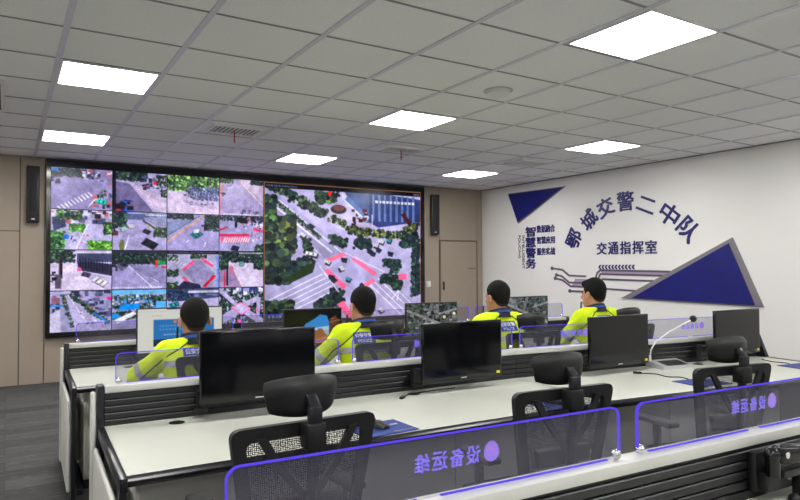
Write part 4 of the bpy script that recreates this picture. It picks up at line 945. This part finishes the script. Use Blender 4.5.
# ------------------------------------------------------------------ people (implicit surfaces)
class SDF:
    def __init__(s, lo, hi, h):
        s.o = np.array(lo, float); s.h = h; s.n = np.ceil((np.array(hi) - s.o) / h).astype(int) + 1
        s.F = np.full(tuple(s.n), 1.0, np.float32)
    def _reg(s, lo, hi):
        i0 = np.clip(np.floor((np.array(lo) - s.o) / s.h).astype(int), 0, s.n - 1); i1 = np.clip(np.ceil((np.array(hi) - s.o) / s.h).astype(int) + 1, 1, s.n)
        ax = [s.o[a] + s.h * np.arange(i0[a], i1[a]) for a in range(3)]
        sl = tuple(slice(i0[a], i1[a]) for a in range(3))
        return sl, ax[0][:, None, None], ax[1][None, :, None], ax[2][None, None, :]
    def _mix(s, sl, d, k, op):
        a = s.F[sl]
        if op == 'add':
            hh = np.clip(.5 + .5 * (a - d) / k, 0, 1); s.F[sl] = a + (d - a) * hh - k * hh * (1 - hh)
        else:
            d = -d; hh = np.clip(.5 - .5 * (a - d) / k, 0, 1); s.F[sl] = a + (d - a) * hh + k * hh * (1 - hh)
    def cap(s, a, b, ra, rb, k=.02, op='add'):
        a = np.array(a, float); b = np.array(b, float); R = max(ra, rb) + k + .03
        sl, X, Y, Z = s._reg(np.minimum(a, b) - R, np.maximum(a, b) + R)
        if 0 in s.F[sl].shape: return s
        d = b - a; L2 = max(d @ d, 1e-9)
        t = np.clip(((X - a[0]) * d[0] + (Y - a[1]) * d[1] + (Z - a[2]) * d[2]) / L2, 0, 1)
        q = np.sqrt((X - a[0] - d[0] * t) ** 2 + (Y - a[1] - d[1] * t) ** 2 + (Z - a[2] - d[2] * t) ** 2) - (ra + (rb - ra) * t)
        s._mix(sl, q.astype(np.float32), k, op); return s
    def ell(s, c, r, k=.02, op='add', R=None):
        c = np.array(c, float); r = np.array(r, float); E = r.max() + k + .03
        sl, X, Y, Z = s._reg(c - E, c + E)
        if 0 in s.F[sl].shape: return s
        dx, dy, dz = X - c[0], Y - c[1], Z - c[2]
        if R is not None:
            M_ = np.array(R).T; dx, dy, dz = (M_[0, 0] * dx + M_[0, 1] * dy + M_[0, 2] * dz, M_[1, 0] * dx + M_[1, 1] * dy + M_[1, 2] * dz, M_[2, 0] * dx + M_[2, 1] * dy + M_[2, 2] * dz)
        k0 = np.sqrt((dx / r[0]) ** 2 + (dy / r[1]) ** 2 + (dz / r[2]) ** 2); k1 = np.sqrt((dx / r[0] ** 2) ** 2 + (dy / r[1] ** 2) ** 2 + (dz / r[2] ** 2) ** 2)
        q = k0 * (k0 - 1) / np.maximum(k1, 1e-6)
        s._mix(sl, q.astype(np.float32), k, op); return s
    def clip(s, fn):
        sl, X, Y, Z = s._reg(s.o, s.o + s.h * s.n); s.F = np.maximum(s.F, (fn(X, Y, Z) + 0 * s.F).astype(np.float32)); return s
    def nets(s):
        F = s.F; F[0] = F[-1] = 1; F[:, 0] = F[:, -1] = 1; F[:, :, 0] = F[:, :, -1] = 1
        nx, ny, nz = F.shape; S = F < 0
        c = np.zeros((nx - 1, ny - 1, nz - 1), np.int8)
        for i in (0, 1):
            for j in (0, 1):
                for k in (0, 1): c += S[i:nx - 1 + i, j:ny - 1 + j, k:nz - 1 + k]
        cells = np.argwhere((c > 0) & (c < 8)); idx = np.full(c.shape, -1, np.int32); idx[tuple(cells.T)] = np.arange(len(cells))
        P = np.zeros((len(cells), 3)); W = np.zeros(len(cells)); C8 = [(i, j, k) for i in (0, 1) for j in (0, 1) for k in (0, 1)]
        val = {q: F[cells[:, 0] + q[0], cells[:, 1] + q[1], cells[:, 2] + q[2]] for q in C8}
        for q in C8:
            for a in range(3):
                if q[a]: continue
                w = list(q); w[a] = 1; w = tuple(w); f0, f1 = val[q], val[w]; m = (f0 < 0) != (f1 < 0)
                t = np.where(m, f0 / np.where(m, f0 - f1, 1), 0); p = np.tile(np.array(q, float), (len(cells), 1)); p[:, a] += t
                P += p * m[:, None]; W += m
        V = s.o + s.h * (cells + P / np.maximum(W, 1)[:, None]); faces = []
        for a in range(3):
            b_, c_ = (a + 1) % 3, (a + 2) % 3
            sl0 = [slice(None)] * 3; sl1 = [slice(None)] * 3; sl0[a] = slice(0, -1); sl1[a] = slice(1, None)
            A, B = S[tuple(sl0)], S[tuple(sl1)]; e = np.argwhere(A != B)
            e = e[(e[:, b_] > 0) & (e[:, c_] > 0) & (e[:, b_] < F.shape[b_] - 1) & (e[:, c_] < F.shape[c_] - 1)]
            if not len(e): continue
            flip = A[tuple(e.T)]
            def g(db, dc):
                q = e.copy(); q[:, b_] -= db; q[:, c_] -= dc; return idx[tuple(q.T)]
            q = np.stack([g(1, 1), g(0, 1), g(0, 0), g(1, 0)], -1); q[~flip] = q[~flip][:, ::-1]; faces.append(q)
        return V, np.concatenate(faces)
def np_mesh(name, V, Fc):
    me = bpy.data.meshes.new(name); me.from_pydata(V.tolist(), [], Fc.tolist()); me.validate(); me.update(); return me
def smooth_np(V, Fc, it=2, lam=.5):
    n = len(V)
    for _ in range(it):
        acc = np.zeros_like(V); cnt = np.zeros(n)
        for i in range(4):
            a, b = Fc[:, i], Fc[:, (i + 1) % 4]; np.add.at(acc, a, V[b]); np.add.at(cnt, a, 1); np.add.at(acc, b, V[a]); np.add.at(cnt, b, 1)
        V = V + lam * (acc / np.maximum(cnt, 1)[:, None] - V)
    return V

def rotm(yaw, pitch, roll=0):
    return np.array(Matrix.Rotation(yaw, 3, 'Z') @ Matrix.Rotation(pitch, 3, 'X') @ Matrix.Rotation(roll, 3, 'Y'))

def person(label, loc, rz, s, lean, head_yaw, head_pitch, tall_hair, arms, patch):
    t = thing('person', label, 'person', loc, rz, 'traffic officers at the far desk')
    hip = np.array([0, .0, .555]); u = np.array([0, math.sin(lean), math.cos(lean)]); fw = np.array([0, math.cos(lean), -math.sin(lean)])
    sh = hip + u * .485 * s; nb = hip + u * .545 * s; hc = nb + np.array([0, .035 + .05 * math.sin(lean), .155 * s])
    HS = 1.14
    HR = rotm(head_yaw, head_pitch)
    Hd = lambda x, y, z: hc + HR @ (np.array([x, y, z]) * HS)
    def head(S):
        S.ell(Hd(0, -.012, .03), (.088, .110, .102), .02, R=HR); S.ell(Hd(0, .035, -.035), (.070, .076, .100), .03, R=HR); S.ell(Hd(0, .055, -.095), (.048, .044, .037), .03, R=HR)
        S.cap(Hd(0, .100, .005), Hd(0, .122, -.035), .010, .015, .012); S.ell(Hd(0, .112, -.04), (.020, .014, .010), .008, R=HR)
        for q in (-1, 1):
            S.ell(Hd(q * .033, .117, .008), (.017, .012, .012), .010, 'sub', R=HR); S.ell(Hd(q * .086, -.008, -.012), (.013, .024, .037), .008, R=HR); S.ell(Hd(q * .094, -.002, -.010), (.005, .012, .018), .006, 'sub', R=HR)
            S.cap(Hd(q * .016, .103, .027), Hd(q * .042, .090, .026), .005, .004, .012)
        S.cap(Hd(-.018, .104, -.072), Hd(.018, .104, -.072), .007, .007, .006); S.cap(Hd(-.015, .102, -.083), Hd(.015, .102, -.083), .008, .008, .006)
        S.cap(nb - u * .06 * s, Hd(0, -.022, -.05), .064, .058, .03)
    elb, wri, hand = {}, {}, {}
    for q, (e, w) in zip((-1, 1), arms): elb[q] = np.array(e); wri[q] = np.array(w)
    shp = {q: sh + np.array([q * .185 * s, 0, 0]) for q in (-1, 1)}
    knee = {q: np.array([q * .13, .42, .53]) for q in (-1, 1)}; ank = {q: np.array([q * .13, .38, .11]) for q in (-1, 1)}
    def torso(S, g):
        S.ell(hip + np.array([0, 0, .02]), (.175 + g, .125 + g, .11 + g), .04); S.cap(hip + u * .06, hip + u * .30 * s, .125 + g, .135 + g, .06)
        for q in (-1, 1):
            S.cap(hip + u * .12 + np.array([q * .05, 0, 0]), sh - u * .10 + np.array([q * .075, 0, 0]), .105 + g, .118 + g, .05)
            S.cap(nb - u * .005 + np.array([q * .045, 0, 0]), shp[q], .055 + g, .064 + g, .05)
    def armsd(S, g, end=0.0):
        for q in (-1, 1):
            S.cap(shp[q], elb[q], .062 + g, .050 + g, .035); w2 = wri[q] + (elb[q] - wri[q]) * end; S.cap(elb[q], w2, .050 + g, .036 + g, .02)
    # body
    S = SDF((-.50, -.28, .0), (.50, .82, 1.55), .0068)
    torso(S, -.018); head(S); armsd(S, -.006)
    for q in (-1, 1):
        S.cap(np.array([q * .09, .02, .56]), knee[q], .085, .06, .04); S.cap(knee[q], ank[q], .056, .04, .03); S.cap(ank[q], ank[q] + np.array([0, .12, -.06]), .038, .03, .02)
        w = wri[q]; d = (w - elb[q]); d[2] *= .25; d /= np.linalg.norm(d); n = np.cross(d, [0, 0, 1]); n /= np.linalg.norm(n)
        pc = w + d * .055; 
        for k in (-1, 0, 1): S.cap(w + n * k * .012, w + d * .085 + n * k * .024, .017, .014, .012)
        for k, ln in zip((-1.5, -.5, .5, 1.5), (.062, .074, .078, .066) if q > 0 else (.066, .078, .074, .062)):
            a0 = w + d * .085 + n * k * .021; a1 = a0 + d * ln * .5 + n * k * .004 + np.array([0, 0, .010]); a2 = a0 + d * ln * .95 + n * k * .006 + np.array([0, 0, -.010]); S.cap(a0, a1, .0095, .009, .006); S.cap(a1, a2, .009, .0078, .004)
        th = -q * 1.0 if np.dot(n, [1, 0, 0]) > 0 else q * 1.0
        b0 = w + d * .02 + n * th * .02; b1 = b0 + d * .035 + n * th * .03; b2 = b1 + d * .035 + n * th * .006; S.cap(b0, b1, .013, .011, .01); S.cap(b1, b2, .011, .009, .005)
    V, Fc = S.nets(); V = smooth_np(V, Fc, 1, .4); obj('body', np_mesh('body', V, Fc), 'skin', t)
    # eyes
    for q in (-1, 1):
        b = MB(); b.ball(Hd(q * .033, .083, .008), .0115, n=8); b.build('eye', 'eyewhite', t)
    # hair
    S = SDF(hc - .17, hc + .19, .0055)
    th = .020 if tall_hair else .010
    S.ell(Hd(0, -.013, .036), (.0915 + th * .25, .1135 + th * .25, .101 + th * .9), .01, R=HR); S.cap(Hd(0, -.055, -.03), Hd(0, -.046, -.06), .057, .052, .03)
    if tall_hair: S.cap(Hd(-.04, .058, .085), Hd(.04, .058, .085), .030, .030, .03)
    HRi = HR.T
    drop = 0.0
    def lim(X, Y, Z):
        x = HRi[0, 0] * (X - hc[0]) + HRi[0, 1] * (Y - hc[1]) + HRi[0, 2] * (Z - hc[2]); y = HRi[1, 0] * (X - hc[0]) + HRi[1, 1] * (Y - hc[1]) + HRi[1, 2] * (Z - hc[2]); z = HRi[2, 0] * (X - hc[0]) + HRi[2, 1] * (Y - hc[1]) + HRi[2, 2] * (Z - hc[2])
        lo = np.interp(y, [-.12, -.075, -.045, -.02, .0, .03, .06, .085, .12], [-.06, -.052, -.03, .012, .012, -.005 if tall_hair else .02, .06, .078, .085]); return lo - drop * np.where(y < .03, 1, .25) - z
    S.clip(lim); V, Fc = S.nets(); V = smooth_np(V, Fc, 1, .4); hr = obj('hair', np_mesh('hair', V, Fc), 'hair', t)
    S = SDF(hc - .19, hc + .19, .0055); drop = .022
    S.ell(Hd(0, -.012, .030), (.0895, .1115, .100), .01, R=HR); S.cap(Hd(0, -.055, -.03), Hd(0, -.030, -.085), .055, .056, .03); S.clip(lim); V, Fc = S.nets(); V = smooth_np(V, Fc, 1, .4); obj('short_sides', np_mesh('short_sides', V, Fc), 'stubble', hr)
    # trousers + shoes
    S = SDF((-.34, -.24, .02), (.34, .62, .80), .011)
    S.ell(hip, (.187, .14, .10), .04)
    for q in (-1, 1): S.cap(np.array([q * .09, .02, .555]), knee[q], .098, .076, .04); S.cap(knee[q], ank[q], .072, .062, .03)
    S.clip(lambda X, Y, Z: np.maximum(.10 - Z, (Z - .66))); V, Fc = S.nets(); V = smooth_np(V, Fc, 1); obj('trousers', np_mesh('trousers', V, Fc), 'navycloth', t)
    for q in (-1, 1):
        b = MB(); b.ball((q * .13, .43, .045), (.046, .135, .045)); b.ball((q * .13, .36, .075), (.042, .06, .06)); b.build('shoe', 'rubber', t)
    # jacket
    S = SDF((-.54, -.32, .45), (.54, .80, 1.32), .0085)
    torso(S, .015); armsd(S, .013, .06)
    cu, cn = nb + u * .03, u
    S.clip(lambda X, Y, Z: np.maximum(.50 - Z, (X - cu[0]) * cn[0] + (Y - cu[1]) * cn[1] + (Z - cu[2]) * cn[2]))
    V, Fc = S.nets(); V = smooth_np(V, Fc, 2); rng = np.random.default_rng(int(1000 * s))
    # soft cloth folds
    ph = np.sin(V[:, 2] * 38 + V[:, 0] * 15) * np.sin(V[:, 1] * 24 + V[:, 0] * 20); nv = V - np.array([0, V[:, 1].mean(), 0]) * 0
    me = np_mesh('jacket', V, Fc); no = np.zeros(len(me.vertices) * 3); me.vertices.foreach_get('normal', no); no = no.reshape(-1, 3); 
    if len(no) == len(V): V = V + no * (ph * .0045 + .003 * np.sin(V[:, 2] * 70 - V[:, 0] * 42) * np.sin(V[:, 1] * 50 + V[:, 2] * 30))[:, None]; me.vertices.foreach_set('co', V.ravel()); me.update()
    jk = obj('jacket', me, 'hivis', t)
    bvh = BVHTree.FromPolygons(V.tolist(), Fc.tolist())
    def strip(name, pred, m, off=.003):
        ok = pred(V); f = Fc[ok[Fc].all(1)]
        if not len(f): return
        used = np.unique(f); mp = np.full(len(V), -1); mp[used] = np.arange(len(used)); A = V[used] + no[used] * off; Bv = V[used] - no[used] * .002
        ff = mp[f]; n = len(used); ed = {}
        for q in ff:
            for i in range(4):
                a, b_ = int(q[i]), int(q[(i + 1) % 4])
                if (b_, a) in ed: del ed[(b_, a)]
                else: ed[(a, b_)] = 1
        side = [(a, a + n, b_ + n, b_)[::-1] for a, b_ in ed]
        obj(name, np_mesh(name, np.concatenate([A, Bv]), np.array(list(map(list, ff)) + [list(q) for q in (ff[:, ::-1] + n)] + [list(q) for q in side])), m, jk)
    def torso_d(V): return np.abs(V[:, 0]) < .215
    rel = lambda V: (V - hip) @ u
    strip('reflective_band', lambda V: torso_d(V) & (rel(V) > .345) & (rel(V) < .40), 'reflect')
    strip('reflective_band', lambda V: torso_d(V) & (rel(V) > .20) & (rel(V) < .255), 'reflect')
    for q in (-1, 1):
        d = elb[q] - shp[q]; L2 = d @ d
        def pr(V, q=q, d=d, L2=L2):
            tt = ((V - shp[q]) @ d) / L2; dist = np.linalg.norm(V - shp[q] - np.clip(tt, 0, 1)[:, None] * d, axis=1); return (tt > .66) & (tt < .86) & (dist < .105) & (V[:, 0] * q > .2)
        strip('reflective_band', pr, 'reflect')
        # shoulder piping down the back of the sleeve
        A = [nb + np.array([q * .065, -.05, .0]), sh + np.array([q * .12, -.09, .03]), shp[q] * .5 + elb[q] * .5 + np.array([0, -.08, .0]), elb[q] + np.array([q * .01, -.07, -.03])]
        P = []
        for i in range(3):
            for k in range(7):
                x = A[i] + (A[i + 1] - A[i]) * k / 7; r = bvh.find_nearest(Vector(x))
                if r[0] is not None: P.append(r[0] + r[1] * .001)
        b = MB(); b.tube(P, .0042, 6); b.build('piping', 'navycloth', jk)
    # collar
    ax = Vector(u); R = Vector((0, 0, 1)).rotation_difference(Vector((0, .30, 1)).normalized()).to_matrix().to_4x4()
    T = Matrix.Translation(Vector(nb) + Vector((0, .008, 0))) @ R @ Matrix.Diagonal((1, 1.0, 1, 1))
    b = MB(); b.lathe([(.078, -.03), (.104, -.03), (.098, .005), (.090, .05), (.084, .052), (.080, .0)], 28, T); co = b.build('collar', 'navycloth', jk)
    b = MB(); b.lathe([(.1005, .010), (.1025, .012), (.0955, .032), (.092, .032)], 28, T); b.build('collar_trim', 'bluecloth', jk)
    # back patch
    if patch is not None:
        cx, w, hh = patch[0], .17, .085; pc = sh - u * .025; nx_, nz_ = 10, 6; pts = []
        for iz in range(nz_ + 1):
            for ix in range(nx_ + 1):
                o_ = pc + u * (-hh / 2 + hh * iz / nz_) + np.array([cx - w / 2 + w * ix / nx_, 0, 0]) - fw * .4
                r = bvh.ray_cast(Vector(o_), Vector(fw)); p_ = (r[0] - Vector(fw) * .006) if r[0] is not None else Vector(o_ + fw * .3)
                pts.append(p_)
        b = MB(); b._add(pts, [(iz * (nx_ + 1) + ix, iz * (nx_ + 1) + ix + 1, (iz + 1) * (nx_ + 1) + ix + 1, (iz + 1) * (nx_ + 1) + ix) for iz in range(nz_) for ix in range(nx_)])
        b.build('back_patch', 'patch', jk)
        for body, dz, hgt, wd in (('公安交警', .017, .034, .145), ('POLICE', -.022, .022, .11)):
            tm = text_mesh(body, wd, hgt, .03); cc = np.zeros(len(tm.vertices) * 3); tm.vertices.foreach_get('co', cc); cc = cc.reshape(-1, 3)
            for i in range(len(cc)):
                o_ = pc + u * (dz + cc[i, 1]) + np.array([cx + cc[i, 0], 0, 0]) - fw * .4; r = bvh.ray_cast(Vector(o_), Vector(fw))
                cc[i] = (r[0] - Vector(fw) * .0085) if r[0] is not None else (o_ + fw * .3)
            tm.vertices.foreach_set('co', cc.ravel()); tm.update(); obj('patch_text', tm, 'white', jk, smooth=False)
    # shoulder radio
    rp = bvh.find_nearest(Vector(sh + np.array([-.125 * s, .10, .03])))[0]
    b = MB(); b.box(rp.x - .022, rp.x + .022, rp.y - .005, rp.y + .028, rp.z - .045, rp.z + .025, bev=.006); rd = b.build('shoulder_radio', 'black', t)
    b = MB(); b.box(rp.x - .030, rp.x + .0, rp.y + .01, rp.y + .036, rp.z + .01, rp.z + .04, bev=.006); b.build('red_light', mat('red_lamp', (196, 30, 44), .3), rd)
    b = MB(); b.tube([(rp.x + .012, rp.y + .01, rp.z + .02), (rp.x + .014, rp.y + .008, rp.z + .12)], [.008, .0065], 8); b.build('antenna', 'rubber', rd)
    return t
def arm_pose(ex, ey, ez, wx, wy, wz): return [((-ex, ey, ez), (-wx, wy, wz)), ((ex, ey, ez), (wx, wy, wz))]
person('leftmost officer in yellow jacket facing the white web page monitor', (1.07, 4.24, 0), -.02, .93, .16, -.02, -.10, False, [((-.335, .27, .83), (-.20, .52, .805)), ((.30, .25, .83), (.14, .52, .805))], (-.02,))
person('second officer from left in yellow jacket with a blue back patch', (2.32, 4.22, 0), -.04, 1.0, .10, .08, -.04, False, [((-.335, .20, .83), (-.20, .47, .805)), ((.30, .22, .83), (.16, .48, .805))], (-.06,))
person('third officer from left in yellow jacket, sitting before the navy lettering', (3.63, 4.20, 0), -.09, 1.035, .07, .10, -.02, False, [((-.27, .22, .83), (-.16, .47, .805)), ((.28, .22, .83), (.17, .47, .805))], (.0,))
person('rightmost officer in yellow jacket with fuller hair, near the white wall', (4.82, 4.18, 0), -.10, 1.035, .07, .16, -.02, True, [((-.25, .22, .83), (-.15, .46, .805)), ((.27, .22, .83), (.16, .46, .805))], (.0,))

# ------------------------------------------------------------------ world, camera, colour management
w = bpy.data.worlds.new('World'); scene.world = w; w.use_nodes = True
w.node_tree.nodes['Background'].inputs[0].default_value = (.05, .05, .06, 1); w.node_tree.nodes['Background'].inputs[1].default_value = 1.0
vY = np.array([7 - 400, 268 - 250.]); vX = np.array([1430 - 400, 262 - 250.])
f = math.sqrt(-float(vY @ vX)); dY = np.array([*vY, f]); dY /= np.linalg.norm(dY); dX = np.array([*vX, f]); dX /= np.linalg.norm(dX); dZ = np.cross(dX, dY)
R = np.stack([dX, dY, dZ])
cam = bpy.data.cameras.new('camera'); cam.sensor_fit = 'HORIZONTAL'; cam.sensor_width = 36; cam.lens = f / 800 * 36; cam.clip_start = .05
co = bpy.data.objects.new('camera', cam); COL.objects.link(co)
mw = Matrix.Identity(4)
for i in range(3): mw[i][0] = R[i, 0]; mw[i][1] = -R[i, 1]; mw[i][2] = -R[i, 2]
mw[0][3], mw[1][3], mw[2][3] = 0, 0, 1.55
co.matrix_world = mw; scene.camera = co
vs = scene.view_settings; vs.view_transform = 'Standard'; vs.look = 'None'; vs.gamma = 1.0; vs.use_curve_mapping = False; vs.exposure = 0.0
try: scene.cycles.max_bounces = 10; scene.cycles.diffuse_bounces = 6; scene.cycles.transparent_max_bounces = 24; scene.cycles.caustics_reflective = False
except Exception: pass
